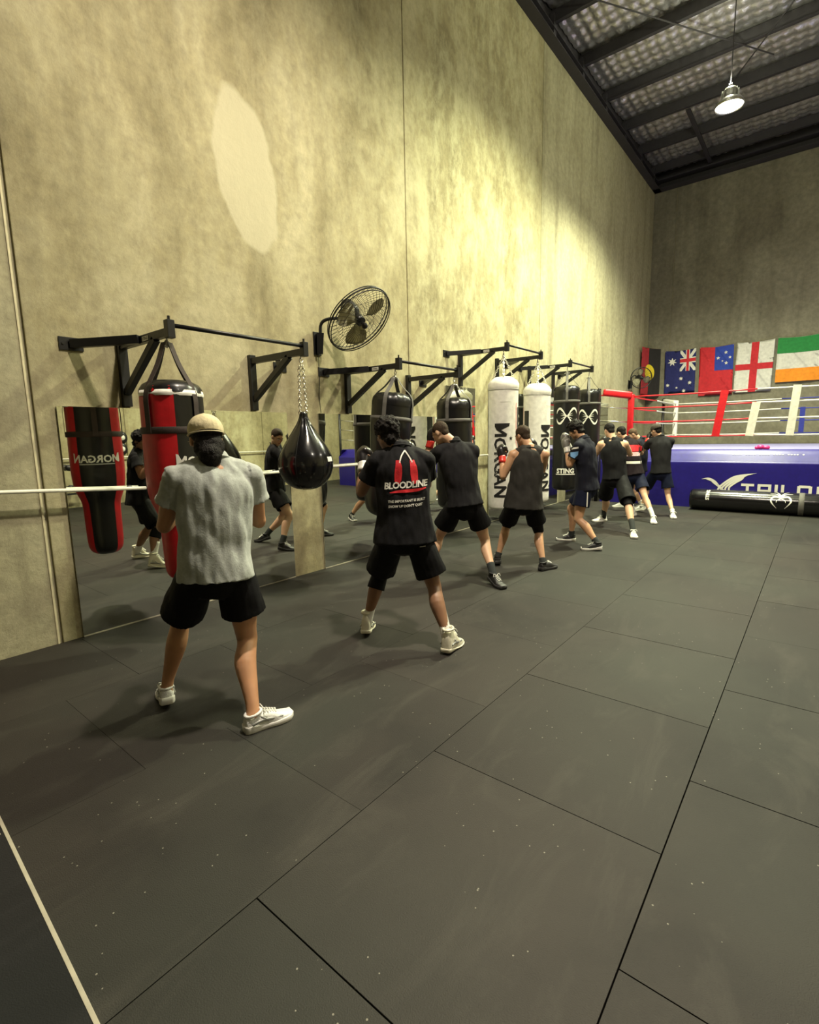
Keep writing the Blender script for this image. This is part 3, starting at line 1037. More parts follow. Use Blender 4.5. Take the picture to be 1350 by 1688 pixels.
def bag_strapped(name, cx, cy, zt, zb, R, zring, label, sm, fade=0.0, logos=None, prof2=None, n=4, a0=0.5, sting=False):
    e = bag_root(name, cx, cy, zb, label)
    prof = prof2 or [(0, zb), (R * 0.7, zb + 0.004), (R * 0.9, zb + 0.03), (R, zb + 0.10), (R * 1.01, zb + 0.5), (R, (zt + zb) / 2), (R * 0.99, zt - 0.25), (R * 0.985, zt - 0.08)]
    q = bmesh.new(); lathe(q, crom(prof, 3), 44, c=(cx, cy), fn=wrink(0.004, 2.2, zt))
    body = shift(obj('bag_body', q, 'black_vinyl', e, True), e.location)
    q = bmesh.new(); lathe(q, [(R * 0.999, zt - 0.10), (R * 1.005, zt - 0.05), (R * 0.95, zt - 0.005), (R * 0.80, zt + 0.035), (R * 0.5, zt + 0.055), (0, zt + 0.055)], 44, c=(cx, cy), fn=lambda t, z, r: 0.010 * math.sin(13 * t + 5 * z) * (0.05 < r < R * 0.97) + 0.006 * noise.noise(V((math.cos(t) * 5, math.sin(t) * 5, z * 9))))
    shift(obj('top_cover', q, 'black_vinyl', e, True), e.location)
    q = bmesh.new(); lathe(q, [(R * 1.0, zt - 0.27), (R * 1.0 + 0.009, zt - 0.268), (R * 1.0 + 0.009, zt - 0.222), (R * 1.0, zt - 0.22)], 44, c=(cx, cy))
    shift(obj('belt_strap', q, sm, e, True), e.location)
    hang_straps(e, zring - 0.06, cx, cy, R + 0.002, zt, zt - 0.25, sm, n, a0)
    q = bmesh.new(); chain_bm(q, (cx, cy, zring), (cx, cy, zring - 0.05), 0.04, 0.005, 0.014)
    for k in range(n):
        a = a0 + 2 * PI * k / n
        chain_bm(q, (cx, cy, zring - 0.04), (cx + 0.045 * math.cos(a), cy + 0.045 * math.sin(a), zring - 0.08), 0.03, 0.0035, 0.010)
    shift(obj('swivel_hook', q, 'chrome', e, True), e.location)
    if sting:
        tb = bmesh.new(); lathe(tb, prof, 48, c=(cx, cy)); t = BVHTree.FromBMesh(tb); tb.free()
        for ang in sting:
            b = strokes_bm([[(x * 0.32, y * 0.40, w * 0.34) for x, y, w in s] for s in STING])
            print_on('claw_emblem', b, t, cyl_ray(cx, cy, ang, R, zt - 0.52), 'white_print', e, e.location, 0.006)
            b = text_bm('STING', 0.125, 0.04, space=1.0, xs=0.95)
            print_on('lettering', b, t, cyl_ray(cx, cy, ang, R, zb + 0.34), 'white_print', e, e.location, 0.006)
            b = poly_bm([[(-0.19, -0.03), (0.19, -0.03), (0.19, -0.015), (-0.19, -0.015)]])
            print_on('print_line', b, t, cyl_ray(cx, cy, ang, R, zb + 0.34), 'white_print', e, e.location, 0.006)
    return e

RC = 0.235
zc = 0.66
profC = [(0, zc), (0.12, zc + 0.01), (0.20, zc + 0.06), (0.238, zc + 0.16), (0.245, zc + 0.30), (0.225, zc + 0.46), (0.21, zc + 0.60), (0.222, zc + 0.80), (0.238, zc + 1.0), (0.24, zc + 1.15), (0.235, zc + 1.30)]
eC = bag_strapped('punching_bag', 0.805, 4.584, 2.04, zc, 0.238, 2.33, 'dark heavy bag with grey straps swinging before the man with the glove print', 'grey_web', prof2=profC, a0=0.35)
tilt_object(eC, (0.805, 4.584, 2.36), V((0.63, 0.78, 0)).cross(V((0, 0, 1))).normalized(), math.radians(-6.0))
bag_strapped('punching_bag', 0.805, 5.79, 2.04, 0.62, 0.235, 2.33, 'dark heavy bag with grey straps behind the leaning man in plain black', 'grey_web', a0=0.2)
va = lambda cx, cy: math.atan2(0 - cy, 4.68 - cx)
for cx, cy, zb, lb in ((0.805, 9.66, 0.50, 'tall black heavy bag with white claw emblem, nearer of the two beside the ring'), (0.805, 10.83, 0.48, 'tall black heavy bag with white claw emblem, farther one right beside the ring')):
    bag_strapped('punching_bag', cx, cy, 2.44, zb, 0.240, 2.80, lb, 'grey_web', a0=0.4, sting=[va(cx, cy) + 0.05, va(cx, cy) + 0.05 + 2.6])

def bag_white(cx, cy, zt, zb, R, zring, label, ang, second):
    e = bag_root('punching_bag', cx, cy, zb, label, 'big white lettered bags')
    prof = [(0, zb), (R * 0.75, zb + 0.005), (R * 0.93, zb + 0.03), (R * 0.99, zb + 0.10), (R, zb + 0.6), (R, zt - 0.5), (R, zt - 0.02)]
    q = bmesh.new(); lathe(q, crom(prof, 3), 44, c=(cx, cy), fn=wrink(0.0025, 2.0, 9))
    shift(obj('bag_body', q, 'white_vinyl', e, True), e.location)
    q = bmesh.new(); lathe(q, [(R + 0.004, zt - 0.07), (R + 0.010, zt - 0.05), (R + 0.010, zt + 0.01), (R * 0.9, zt + 0.06), (R * 0.55, zt + 0.115), (0, zt + 0.13)], 44, c=(cx, cy), fn=lambda t, z, r: 0.006 * noise.noise(V((math.cos(t) * 6, math.sin(t) * 6, z * 9))))
    shift(obj('top_hood', q, 'white_vinyl', e, True), e.location)
    q = bmesh.new(); lathe(q, [(R + 0.001, zt - 0.085), (R + 0.006, zt - 0.083), (R + 0.006, zt - 0.072), (R + 0.001, zt - 0.07)], 44, c=(cx, cy))
    shift(obj('hood_seam', q, 'grey_print', e, True), e.location)
    q = bmesh.new()
    for k in range(4):
        a = 0.5 + PI / 2 * k
        chain_bm(q, (cx, cy, zring), (cx + R * 0.80 * math.cos(a), cy + R * 0.80 * math.sin(a), zt + 0.05), 0.040, 0.0055, 0.014)
    chain_bm(q, (cx, cy, zring + 0.06), (cx, cy, zring - 0.02), 0.05, 0.006, 0.016)
    shift(obj('chain', q, 'chrome', e, True), e.location)
    tb = bmesh.new(); lathe(tb, prof, 48, c=(cx, cy)); t = BVHTree.FromBMesh(tb); tb.free()
    L_ = 1.08
    def rot(b):
        # letters run downwards
        b.transform(Matrix.Rotation(-PI / 2, 4, 'Z'))
        return b
    for a in (ang, ang + PI):
        b = flare(rot(morgan_bm(0.245, 0.03)), 1, 0)
        w = [v.co.y for v in b.verts]
        s = 1.13 / (max(w) - min(w))
        for v in b.verts:
            v.co.y *= s
        print_on('lettering', b, t, cyl_ray(cx, cy, a - 0.62, R, (zt + zb) / 2 - 0.19), 'black_print', e, e.location, 0.005)
        b = poly_bm([star(0.12, 0.02, 0.035), star(0.10, -0.80, 0.035)])
        print_on('star_print', b, t, cyl_ray(cx, cy, a - 0.05, R, (zt + zb) / 2 + 0.13), 'black_print', e, e.location, 0.005)
        b = rot(text_bm('P R O F E S S I O N A L   S E R I E S', 0.035, 0.01))
        print_on('small_lettering', b, t, cyl_ray(cx, cy, a - 0.55, R, (zt + zb) / 2 - 0.19), 'grey_print', e, e.location, 0.005)
    # dark flash with a pointed foot and a red edge, on the far side of the lettering
    for a in (ang + 1.35, ang + 1.35 + PI):
        b = poly_bm([[(-0.055, 0.30), (0.055, 0.30), (0.055, -0.38), (-0.055, -0.22)]])
        print_on('dark_flash', b, t, cyl_ray(cx, cy, a, R, (zt + zb) / 2 + 0.32), 'black_print', e, e.location, 0.005)
        b = strokes_bm([[(-0.09, 0.36, 0.01), (-0.09, -0.24, 0.01), (0.085, -0.44, 0.01)]], k=1)
        dice(b, 0.03)
        print_on('red_outline', b, t, cyl_ray(cx, cy, a, R, (zt + zb) / 2 + 0.32), 'red_print', e, e.location, 0.005)
    b = poly_bm([[(-0.08, -0.17), (0.08, -0.17), (0.08, -0.165), (-0.08, -0.165)]])
    print_on('patch_stitching', b, t, cyl_ray(cx, cy, ang + 0.1, R, zt - 0.1), 'grey_print', e, e.location, 0.005)
    return e
bag_white(0.805, 7.15, 2.35, 0.43, 0.228, 2.78, 'big white heavy bag with black lettering down its side, nearer one', va(0.8, 7.15) + 0.05, False)
bag_white(0.805, 8.35, 2.33, 0.41, 0.228, 2.78, 'second big white heavy bag, showing a dark stripe above the man in the tank top', va(0.8, 8.35) + 0.95, True)

# --- bag lying by the ring
def bag_lying():
    e = empty('floor_bag', (3.85, 11.76, 0), 'long black punching bag lying on the floor against the ring', 'punching bag')
    R = 0.205
    prof = [(0, -1.16), (R * 0.8, -1.155), (R * 0.96, -1.12), (R, -1.0), (R * 1.01, 0), (R, 0.85), (R * 0.97, 0.97), (R * 0.85, 1.03), (0, 1.05)]
    cpr = crom(prof, 3)
    def toworld(b):
        b.transform(Matrix(((0, 0, 1, 3.82), (1, 0, 0, 11.745), (0, 1, 0, R + 0.006), (0, 0, 0, 1))))
        return b
    q = bmesh.new(); lathe(q, cpr, 40, fn=lambda t, z, r: 0.004 * noise.noise(V((math.cos(t) * 2, math.sin(t) * 2, z * 3)))); toworld(q)
    t = BVHTree.FromBMesh(q)
    shift(obj('bag_body', q, 'ball_vinyl', e, True), e.location)
    q = bmesh.new(); lathe(q, [(R, 0.62), (R + 0.006, 0.625), (R + 0.006, 0.70), (R, 0.705)], 40); toworld(q)
    shift(obj('belt_strap', q, 'grey_web', e, True), e.location)
    q = bmesh.new()
    ball(q, (4.98, 11.74, 0.14), (0.16, 0.15, 0.12), seg=18); ball(q, (5.10, 11.68, 0.08), (0.12, 0.10, 0.075), seg=14); ball(q, (4.86, 11.66, 0.20), (0.09, 0.06, 0.05))
    shift(obj('folded_straps', q, 'black_web', e, True), e.location)
    def ray(u, v):
        # seen from the front at 25 degrees above level
        a = v / R + 0.55
        d = V((0, math.cos(a), -math.sin(a)))
        return V((3.82 + u, 11.745, R + 0.006)) - d * 0.6, d
    b = text_bm('STING', 0.085, 0.035); b.transform(Matrix.Rotation(PI / 2, 4, 'Z') @ Matrix.Identity(4))
    for v_ in b.verts: v_.co.x -= 0.80; v_.co.y += 0.02
    print_on('lettering', b, t, ray, 'white_print', e, e.location, 0.004)
    sp = []
    for s in (-1, 1):
        sp += [[(0.02 * s, 0.02, 0.03), (0.11 * s, 0.03, 0.03), (0.15 * s, -0.06, 0.026), (0.06 * s, -0.19, 0.004)],
               [(0, 0.02, 0.03), (0.07 * s, 0.09, 0.016), (0.17 * s, 0.10, 0.004)], [(0, 0.03, 0.03), (0.05 * s, 0.13, 0.012), (0.12 * s, 0.17, 0.003)],
               [(0, 0.0, 0.02), (0.06 * s, -0.04, 0.012), (0.07 * s, -0.08, 0.004)]]
    b = strokes_bm(sp)
    for v_ in b.verts: v_.co.x += 0.36; v_.co.y -= 0.0
    print_on('spider_emblem', b, t, ray, 'white_print', e, e.location, 0.004)
bag_lying()

# ------------------------------------------------------------------ wall fans
def fan(cx, cy, cz, R, nrm, base, label, blades=True, rings=3, spokes=40):
    e = empty('wall_fan', base, label, 'fan')
    off = V(base)
    n = V(nrm).normalized()
    a = n.orthogonal().normalized(); b_ = n.cross(a)
    c = V((cx, cy, cz))
    q = bmesh.new()
    def ringpts(r, d):
        return [c + a * (r * math.cos(2 * PI * k / 48)) + b_ * (r * math.sin(2 * PI * k / 48)) + n * d for k in range(49)]
    for r, d, th in ((R, 0.0, 0.009), (R * 0.985, 0.035, 0.006), (R * 0.985, -0.035, 0.006)):
        tube(q, ringpts(r, d), [th] * 49, n=6, k=1, dome=False)
    shift(obj('cage_rim', q, 'black_steel', e, True), off)
    q = bmesh.new()
    for side in (1, -1):
        for k in range(spokes):
            t = 2 * PI * k / spokes
            pts = []
            for s in range(6):
                r = 0.06 + (R - 0.06) * s / 5
                d = side * (0.10 * (1 - (r / R) ** 2.2))
                tt = t + side * 0.55 * s / 5
                pts.append(c + a * (r * math.cos(tt)) + b_ * (r * math.sin(tt)) + n * d)
            tube(q, pts, [0.0022] * 6, n=4, k=1, dome=False)
        for j in range(1, rings):
            r = R * j / rings
            d = side * (0.10 * (1 - (r / R) ** 2.2))
            tube(q, ringpts(r, d), [0.002] * 49, n=4, k=1, dome=False)
    o = shift(obj('wire_guard', q, 'black_steel', e), off); o['kind'] = 'stuff'
    for k in range(3):
        q = bmesh.new()
        t = 2 * PI * k / 3
        p0 = c + a * (0.05 * math.cos(t)) + b_ * (0.05 * math.sin(t))
        g = []
        for s in range(7):
            r = 0.05 + (R * 0.86 - 0.05) * s / 6
            row = []
            w = 0.34 + 0.30 * math.sin(PI * s / 6)
            for w_ in (-1, 0, 1):
                tt = t + w_ * w * 0.9
                row.append(q.verts.new(c + a * (r * math.cos(tt)) + b_ * (r * math.sin(tt)) + n * (0.03 * w_)))
            g.append(row)
        for i in range(6):
            for j in range(2):
                q.faces.new((g[i][j], g[i][j + 1], g[i + 1][j + 1], g[i + 1][j]))
        bmesh.ops.solidify(q, geom=q.faces[:], thickness=0.002)
        shift(obj('fan_blade', q, 'fan_grey', e, True), off)
    q = bmesh.new(); rod(q, c - n * 0.04, c + n * 0.04, 0.055, 20); ball(q, c + n * 0.105, 0.035)
    rod(q, c + n * 0.04, c + n * 0.10, 0.018, 10)
    shift(obj('hub', q, 'black_steel', e, True), off)
    q = bmesh.new(); tube(q, [c - n * 0.11, c - n * 0.14, c - n * 0.27, c - n * 0.30], [0.07, 0.085, 0.08, 0.05], n=18, k=2)
    shift(obj('motor', q, 'black_steel', e, True), off)
    q = bmesh.new(); B = V(base)
    tube(q, [B + V((0.07, 0, 0.10)), B + V((0.09, 0.0, 0.22)), B + V((0.17, 0.05, 0.27)), c - n * 0.20 + V((0, 0, -0.09)), c - n * 0.20], [0.019] * 5, n=10, k=4)
    shift(obj('gooseneck_arm', q, 'black_steel', e, True), off)
    q = bmesh.new()
    box(q, (B.x + 0.0, B.y - 0.055, B.z - 0.12), (B.x + 0.015, B.y + 0.055, B.z + 0.14), 0.003)
    tube(q, [B + V((0.05, 0, -0.11)), B + V((0.06, 0, 0.02)), B + V((0.07, 0, 0.12))], [(0.05, 0.045), (0.055, 0.05), (0.06, 0.055)], ref=V((1, 0, 0)), n=4, k=1, dome=False)
    shift(obj('mounting_bracket', q, 'black_steel', e), off)
    return e
M['fan_grey'] = mat('grey fan blade', (0.45, 0.42, 0.28), 0.5)
cn = V((-0.622, 0.769, -0.147)); rr_ = ax_r
wv = (V((0.50, 4.36, 2.905)) - V((4.68, 0, 1.6))).normalized()
wr = wv.cross(V((0, 0, 1))).normalized(); wu = wr.cross(wv)
fn_ = -wv * 0.60 + (wr * 0.67 - wu * 0.74).normalized() * 0.80
fan(0.50, 4.34, 2.915, 0.405, fn_, (0.0, 4.13, 2.68), 'large round wire caged wall fan tilted down above the teardrop bag')
q = bmesh.new(); tube(q, [(0.012, 4.13, 2.56), (0.010, 4.14, 2.3), (0.012, 4.12, 2.1), (0.010, 4.14, 1.90)], [0.004] * 4, n=6, k=3)
tag(obj('power_cord', q, 'black_web', None, True), 'thin black power cord running down the wall under the big fan', 'cord')
fan(0.42, 16.2, 3.16, 0.30, V((0.55, -0.80, -0.10)), (0.0, 16.45, 3.0), 'second wall fan, far away in the corner before the red and black flag', spokes=30)

# ------------------------------------------------------------------ boxing ring
def ring():
    X0, X1, Y0, Y1, ZT = 0.72, 8.1, 12.0, 17.6, 1.19
    e = empty('boxing_ring', ((X0 + X1) / 2, (Y0 + Y1) / 2, 0), 'raised boxing ring with blue skirt and red and white ropes', 'boxing ring')
    off = e.location
    def P(bm, nm, m, sm=False, lab=None):
        o = shift(obj(nm, bm, m, e, sm), off)
        if lab: o['label'] = lab
        return o
    q = bmesh.new(); box(q, (X0 + 0.06, Y0 + 0.22, 0.9), (X1 - 0.06, Y1 - 0.06, 1.17), 0.01); P(q, 'deck', 'black_steel')
    q = bmesh.new(); box(q, (X0 + 0.25, Y0 + 0.25, 1.17), (X1 - 0.25, Y1 - 0.25, 1.195), 0.006); P(q, 'canvas_mat', 'canvas')
    # skirt front with soft folds, sloped shoulder on top
    def skirt(a, b_, out, n=110):
        q = bmesh.new(); rows = []
        a, b_, out = V(a), V(b_), V(out)
        prof = [(0.22, 1.192), (0.18, 1.193), (0.03, 1.0), (0.008, 0.965), (0.0, 0.93), (0.0, 0.6), (0.0, 0.3), (0.01, 0.0)]
        prof = crom(prof, 2)
        for i in range(n + 1):
            t = i / n
            p = a.lerp(b_, t)
            row = []
            for d, z in prof:
                w = 0.012 * noise.noise(V((t * 14, z * 1.2, 0.3))) * (1 if z < 0.95 else 0.9) - 0.015 * (z < 0.3) * abs(math.sin(t * 40)) * 0.4
                row.append(q.verts.new(p - out * (d - w) + V((0, 0, z))))
            rows.append(row)
        for i in range(n):
            for j in range(len(prof) - 1):
                q.faces.new((rows[i][j], rows[i + 1][j], rows[i + 1][j + 1], rows[i][j + 1]))
        return q
    q = skirt((X0, Y0, 0), (X1, Y0, 0), (0, -1, 0)); t = BVHTree.FromBMesh(q); P(q, 'skirt', 'blue_pvc', True)
    q = skirt((X0, Y1, 0), (X0, Y0, 0), (-1, 0, 0)); P(q, 'skirt', 'blue_pvc', True)
    q = skirt((X1, Y0, 0), (X1, Y1, 0), (1, 0, 0)); P(q, 'skirt', 'blue_pvc', True)
    def fr(u, v): return V((u, Y0 - 0.5, v)), V((0, 1, 0))
    # block lettering  T R I L O G Y
    lw, lh, s = 0.215, 0.235, 0.048
    def letters(x, z):
        S = []
        def st(*p): S.append([(x + a * lw, z + b * lh, s) for a, b in p])
        st((0, 0.9), (1, 0.9)); st((0.5, 0.9), (0.5, 0)); x += 0.275
        st((0.1, 0), (0.1, 0.55)); st((0.0, 0.9), (0.9, 0.9)); st((0.9, 1.0), (0.9, 0.42)); st((0.1, 0.45), (0.98, 0.45)); st((0.5, 0.45), (0.95, 0.0)); st((0.1, 0.5), (0.1, 0.95)); x += 0.275
        st((0.1, 0), (0.1, 1)); x += 0.10
        st((0.1, 1), (0.1, 0.1)); st((0.0, 0.1), (0.9, 0.1)); x += 0.245
        st((0.1, 0.05), (0.1, 0.95)); st((0.1, 0.9), (0.9, 0.9)); st((0.9, 0.95), (0.9, 0.05)); st((0.9, 0.1), (0.1, 0.1)); x += 0.29
        st((0.95, 0.9), (0.1, 0.9)); st((0.1, 0.95), (0.1, 0.05)); st((0.1, 0.1), (0.9, 0.1)); st((0.9, 0.0), (0.9, 0.5)); st((0.5, 0.5), (0.95, 0.5)); x += 0.29
        st((0.1, 1.0), (0.5, 0.45)); st((0.9, 1.0), (0.5, 0.45)); st((0.5, 0.5), (0.5, 0))
        return S
    q = strokes_bm(letters(3.50, 0.30), k=1); dice(q, 0.12)
    o = print_on('lettering', q, t, fr, 'white_print', e, off, 0.008)
    # winged V emblem: left and right plumes crossed by thin gaps
    wing = []
    for k in range(4):
        u = k * 0.052
        wing.append([(3.10 + u * 1.3, 0.36 - 0.0 * u, 0.030), (3.13 + u * 1.1, 0.45, 0.034), (3.26 + u * 0.9, 0.58 - u * 0.2, 0.036), (3.42 + u * 0.55, 0.68 - u * 0.35, 0.034), (3.74 - u * 1.2, 0.745 - u * 0.35, 0.003)])
    for k in range(3):
        u = k * 0.05
        wing.append([(2.80 + u * 1.6, 0.600 - u * 0.10, 0.003), (2.93 + u * 0.8, 0.615 - u * 0.7, 0.032), (3.05 + u * 0.55, 0.55 - u * 0.8, 0.036), (3.14 + u * 0.7, 0.43 - u * 0.5, 0.030), (3.20 + u * 0.6, 0.34 - u * 0.1, 0.02)])
    q = strokes_bm(wing, k=6)
    print_on('wing_emblem', q, t, fr, 'white_print', e, off, 0.010)
    q = bmesh.new()
    for k in range(26):
        x = 3.3 + 0.045 * k
        if k % 5 == 4: continue
        q.faces.new([q.verts.new((x + a, b, 0)) for a, b in ((0, 1.10), (0.028, 1.10), (0.028, 1.115), (0, 1.115))])
    print_on('small_lettering', q, t, fr, 'white_print', e, off, 0.008)
    # posts, corner pads, turnbuckles
    ZR = [1.488, 1.815, 2.125, 2.386]
    YF, YB, XL, XR = 12.32, 16.9, 1.25, 7.55
    corners = [((X0 - 0.08, Y0 - 0.02), (XL, YF), 'red_pad', 'red'), ((X0 + 0.04, Y1 - 0.06), (XL, YB), 'white_pad', 'white'), ((X1 - 0.04, Y0 + 0.06), (XR, YF), 'white_pad', 'white'), ((X1 - 0.04, Y1 - 0.06), (XR, YB), 'blue_pad', 'blue')]
    for (px, py), (rx, ry), m, cn_ in corners:
        q = bmesh.new(); rod(q, (px, py, 0.0), (px, py, 2.56), 0.04, 16); ball(q, (px, py, 2.56), 0.042)
        P(q, 'corner_post', 'black_steel', True)
        q = bmesh.new(); box(q, (rx - 0.06, ry - 0.06, 1.42), (rx + 0.06, ry + 0.06, 2.44), 0.025)
        P(q, 'corner_pad', m, True, cn_ + ' upright corner pad')
        for z in ZR:
            q = bmesh.new()
            d = (V((px, py, z)) - V((rx, ry, z)))
            rod(q, V((rx, ry, z)), V((px, py, z + 0.05)), 0.014, 8)
            P(q, 'turnbuckle', 'chrome' if z != ZR[3] else m, True)
        q = bmesh.new(); beam(q, (rx, ry, 2.41), (px + (rx - px) * 0.12, py + (ry - py) * 0.12, 2.50), 0.16, 0.15, bev=0.04); P(q, 'top_pad', m, True)
    # ropes
    def rope(a, b_, m, r=0.016):
        q = bmesh.new(); a, b_ = V(a), V(b_)
        pts = [a.lerp(b_, k / 8) + V((0, 0, -0.012 * math.sin(PI * k / 8))) for k in range(9)]
        tube(q, pts, [r] * 9, n=8, k=1, dome=False)
        P(q, 'rope', m, True)
    for z in ZR:
        rope((XL, YF, z), (3.62, YF, z), 'red_pad'); rope((3.62, YF, z), (XR, YF, z), 'white_pad')
        rope((XL, YB, z), (3.78, YB, z), 'white_pad'); rope((3.78, YB, z), (XR, YB, z), 'blue_pad')
        rope((XL, YF, z), (XL, 14.6, z), 'red_pad'); rope((XL, 14.6, z), (XL, YB, z), 'white_pad')
        rope((XR, YF, z), (XR, YB, z), 'white_pad')
    def spacer(x, y, m, z0=1.47, z1=2.40, lean=0.0, w=0.14):
        q = bmesh.new()
        pr = [V((x, y - 0.02, z1)), V((x - lean * 0.5, y - 0.02, (z0 + z1) / 2)), V((x - lean, y - 0.02, z0))]
        for p0, p1 in zip(pr, pr[1:]):
            beam(q, p0, p1, w, 0.006, up=V((0, -1, 0)), bev=0)
        P(q, 'rope_spacer', m)
    spacer(3.07, YF, 'red_pad', z1=2.40, lean=0.12); spacer(3.62, YF, 'white_pad', z1=2.13, lean=0.08); spacer(4.25, YF, 'white_pad', z1=2.42, lean=0.06, w=0.13)
    spacer(4.24, YB, 'blue_pad', z0=1.5, z1=2.15, w=0.11); spacer(5.4, YF, 'white_pad'); spacer(6.3, YF, 'white_pad')
    return e
ring()
q = bmesh.new()
ball(q, (3.75, 12.27, 1.246), (0.075, 0.055, 0.048)); ball(q, (3.69, 12.26, 1.235), (0.04, 0.03, 0.035)); tube(q, [(3.80, 12.27, 1.24), (3.87, 12.27, 1.235)], [0.04, 0.042], n=12, k=1)
tag(obj('pink_glove', q, 'pink', None, True), 'small bright pink glove lying on the edge of the ring', 'glove')

# ------------------------------------------------------------------ flags
def cloth_grid(x0, x1, z0, z1, y, seed, lean=0.0):
    """maps flag u,v in 0..1 (v up) to the hanging cloth"""
    def f(u, v, lift=0.0):
        s = noise.noise(V((u * 2.4, v * 1.3, seed))) * 0.05 * (1.1 - v) + noise.noise(V((u * 7, v * 2, seed + 5))) * 0.012
        sag = -0.035 * math.sin(PI * u) * (v > 0.5) * (v - 0.5) * 2
        return V((x0 + (x1 - x0) * u + lean * (1 - v), y - 0.05 - s - lift, z0 + (z1 - z0) * v + sag))
    return f
def flag(name, label, f, base, field, shapes, off):
    e = empty(name, off, label, 'flag', 'national flags in a row on the wall')
    def sheet(polys, m, nm, lift, thick=False):
        q = bmesh.new()
        for p in polys:
            q.faces.new([q.verts.new((x, y, 0)) for x, y in p])
        bmesh.ops.triangulate(q, faces=q.faces[:])
        dice(q, 0.06)
        for v in q.verts:
            v.co = f(v.co.x, v.co.y, lift)
        if thick:
            bmesh.ops.solidify(q, geom=q.faces[:], thickness=-0.004)
        shift(obj(nm, q, m, e, True), off)
    sheet([[(0, 0), (1, 0), (1, 1), (0, 1)]], field, 'cloth', 0.0, True)
    for i, (nm, m, polys) in enumerate(shapes):
        sheet(polys, m, nm, 0.006 + 0.003 * i)
    q = bmesh.new()
    for u in (0.02, 0.98):
        p = f(u, 0.99)
        rod(q, p + V((0, -0.006, 0)), V((p.x, 18.415, p.z)), 0.008, 8) if off[1] > 18 else rod(q, p, V((0.004, p.y, p.z)), 0.008, 8)
    shift(obj('fixing_pin', q, 'chrome', e), off)
    return e
M['f_navy'] = mat('navy cloth', (0.012, 0.016, 0.115), 0.85)
M['f_blue'] = mat('blue cloth', (0.02, 0.05, 0.34), 0.85)
M['f_red'] = mat('red cloth', (0.52, 0.02, 0.03), 0.85)
M['f_white'] = mat('white cloth', (0.66, 0.65, 0.60), 0.85)
M['f_green'] = mat('green cloth', (0.02, 0.22, 0.05), 0.85)
M['f_orange'] = mat('orange cloth', (0.85, 0.28, 0.02), 0.85)
M['f_black'] = mat('black cloth', (0.02, 0.018, 0.018), 0.85)
M['f_yellow'] = mat('yellow cloth', (0.80, 0.62, 0.03), 0.85)
M['f_dred'] = mat('dark red cloth', (0.36, 0.02, 0.03), 0.85)
def starp(x, y, r, n=7, ax=1.0, ay=1.0, inner=0.45):
    return [(x + ax * (r if k % 2 == 0 else r * inner) * math.sin(PI * k / n), y + ay * (r if k % 2 == 0 else r * inner) * math.cos(PI * k / n)) for k in range(2 * n)]
def R4(x0, y0, x1, y1): return [(x0, y0), (x1, y0), (x1, y1), (x0, y1)]
YW = 18.40
A1 = 0.66
# turned upright: hoist at the top
c1 = cloth_grid(0.55, 1.43, 2.80, 4.13, YW, 1.0, 0.02)
jack_w = [[(0.52, 0.93), (0.57, 1.0), (1.0, 0.57), (1.0, 0.50), (0.94, 0.50)][0:0] or [(0.50, 0.97), (0.53, 1.0), (1.0, 0.55), (0.97, 0.50), (0.93, 0.50)][0:5]]
J = lambda a: (0.5 + 0.5 * a[0], 0.5 + 0.5 * a[1])
def jp(l): return [J(a) for a in l]
flag('national_flag', 'navy flag with white stars and a red and white cross canton', c1, 0, 'f_navy', [
    ('white_saltire', 'f_white', [jp([(0, 1), (0, 0.88), (0.88, 0), (1, 0), (1, 0.12), (0.12, 1)]), ]),
    ('white_saltire', 'f_white', [jp([(0, 0), (0.12, 0), (1, 0.88), (1, 1), (0.88, 1), (0, 0.12)])]),
    ('white_cross', 'f_white', [jp(R4(0.37, 0, 0.63, 1)), jp(R4(0, 0.37, 0.37, 0.63)), jp(R4(0.63, 0.37, 1, 0.63))]),
    ('red_cross', 'f_red', [jp(R4(0.42, 0, 0.58, 1)), jp(R4(0, 0.42, 0.42, 0.58)), jp(R4(0.58, 0.42, 1, 0.58))]),
    ('white_star', 'f_white', [starp(0.25, 0.74, 0.155, 7, 1.0, 0.66)]),
    ('white_star', 'f_white', [starp(0.55, 0.33, 0.075, 7, 1, 0.66)]), ('white_star', 'f_white', [starp(0.12, 0.19, 0.07, 7, 1, 0.66)]),
    ('white_star', 'f_white', [starp(0.84, 0.22, 0.075, 7, 1, 0.66)]), ('white_star', 'f_white', [starp(0.42, 0.12, 0.045, 5, 1, 0.66)]), ('white_star', 'f_white', [starp(0.66, 0.04, 0.07, 7, 1, 0.66)])],
    (0.99, YW, 2.80))
c2 = cloth_grid(1.53, 2.43, 2.66, 4.13, YW, 2.0, 0.03)
flag('national_flag', 'red flag with a blue canton of white stars', c2, 0, 'f_red', [
    ('blue_canton', 'f_blue', [R4(0.46, 0.50, 1, 1)]),
    ('white_star', 'f_white', [starp(0.78, 0.86, 0.06, 5, 1, 0.66)]), ('white_star', 'f_white', [starp(0.56, 0.76, 0.06, 5, 1, 0.66)]), ('white_star', 'f_white', [starp(0.90, 0.75, 0.05, 5, 1, 0.66)]),
    ('white_star', 'f_white', [starp(0.80, 0.64, 0.06, 5, 1, 0.66)]), ('white_star', 'f_white', [starp(0.69, 0.69, 0.035, 5, 1, 0.66)])], (1.98, YW, 2.66))
c3 = cloth_grid(2.51, 3.43, 2.70, 4.15, YW, 3.0, -0.02)
flag('national_flag', 'white flag with a plain red cross', c3, 0, 'f_white', [('red_cross', 'f_red', [R4(0.40, 0, 0.60, 1), R4(0, 0.44, 0.40, 0.56), R4(0.60, 0.44, 1, 0.56)])], (2.97, YW, 2.70))
c4 = cloth_grid(3.50, 4.52, 2.92, 4.16, YW, 4.0, 0.0)
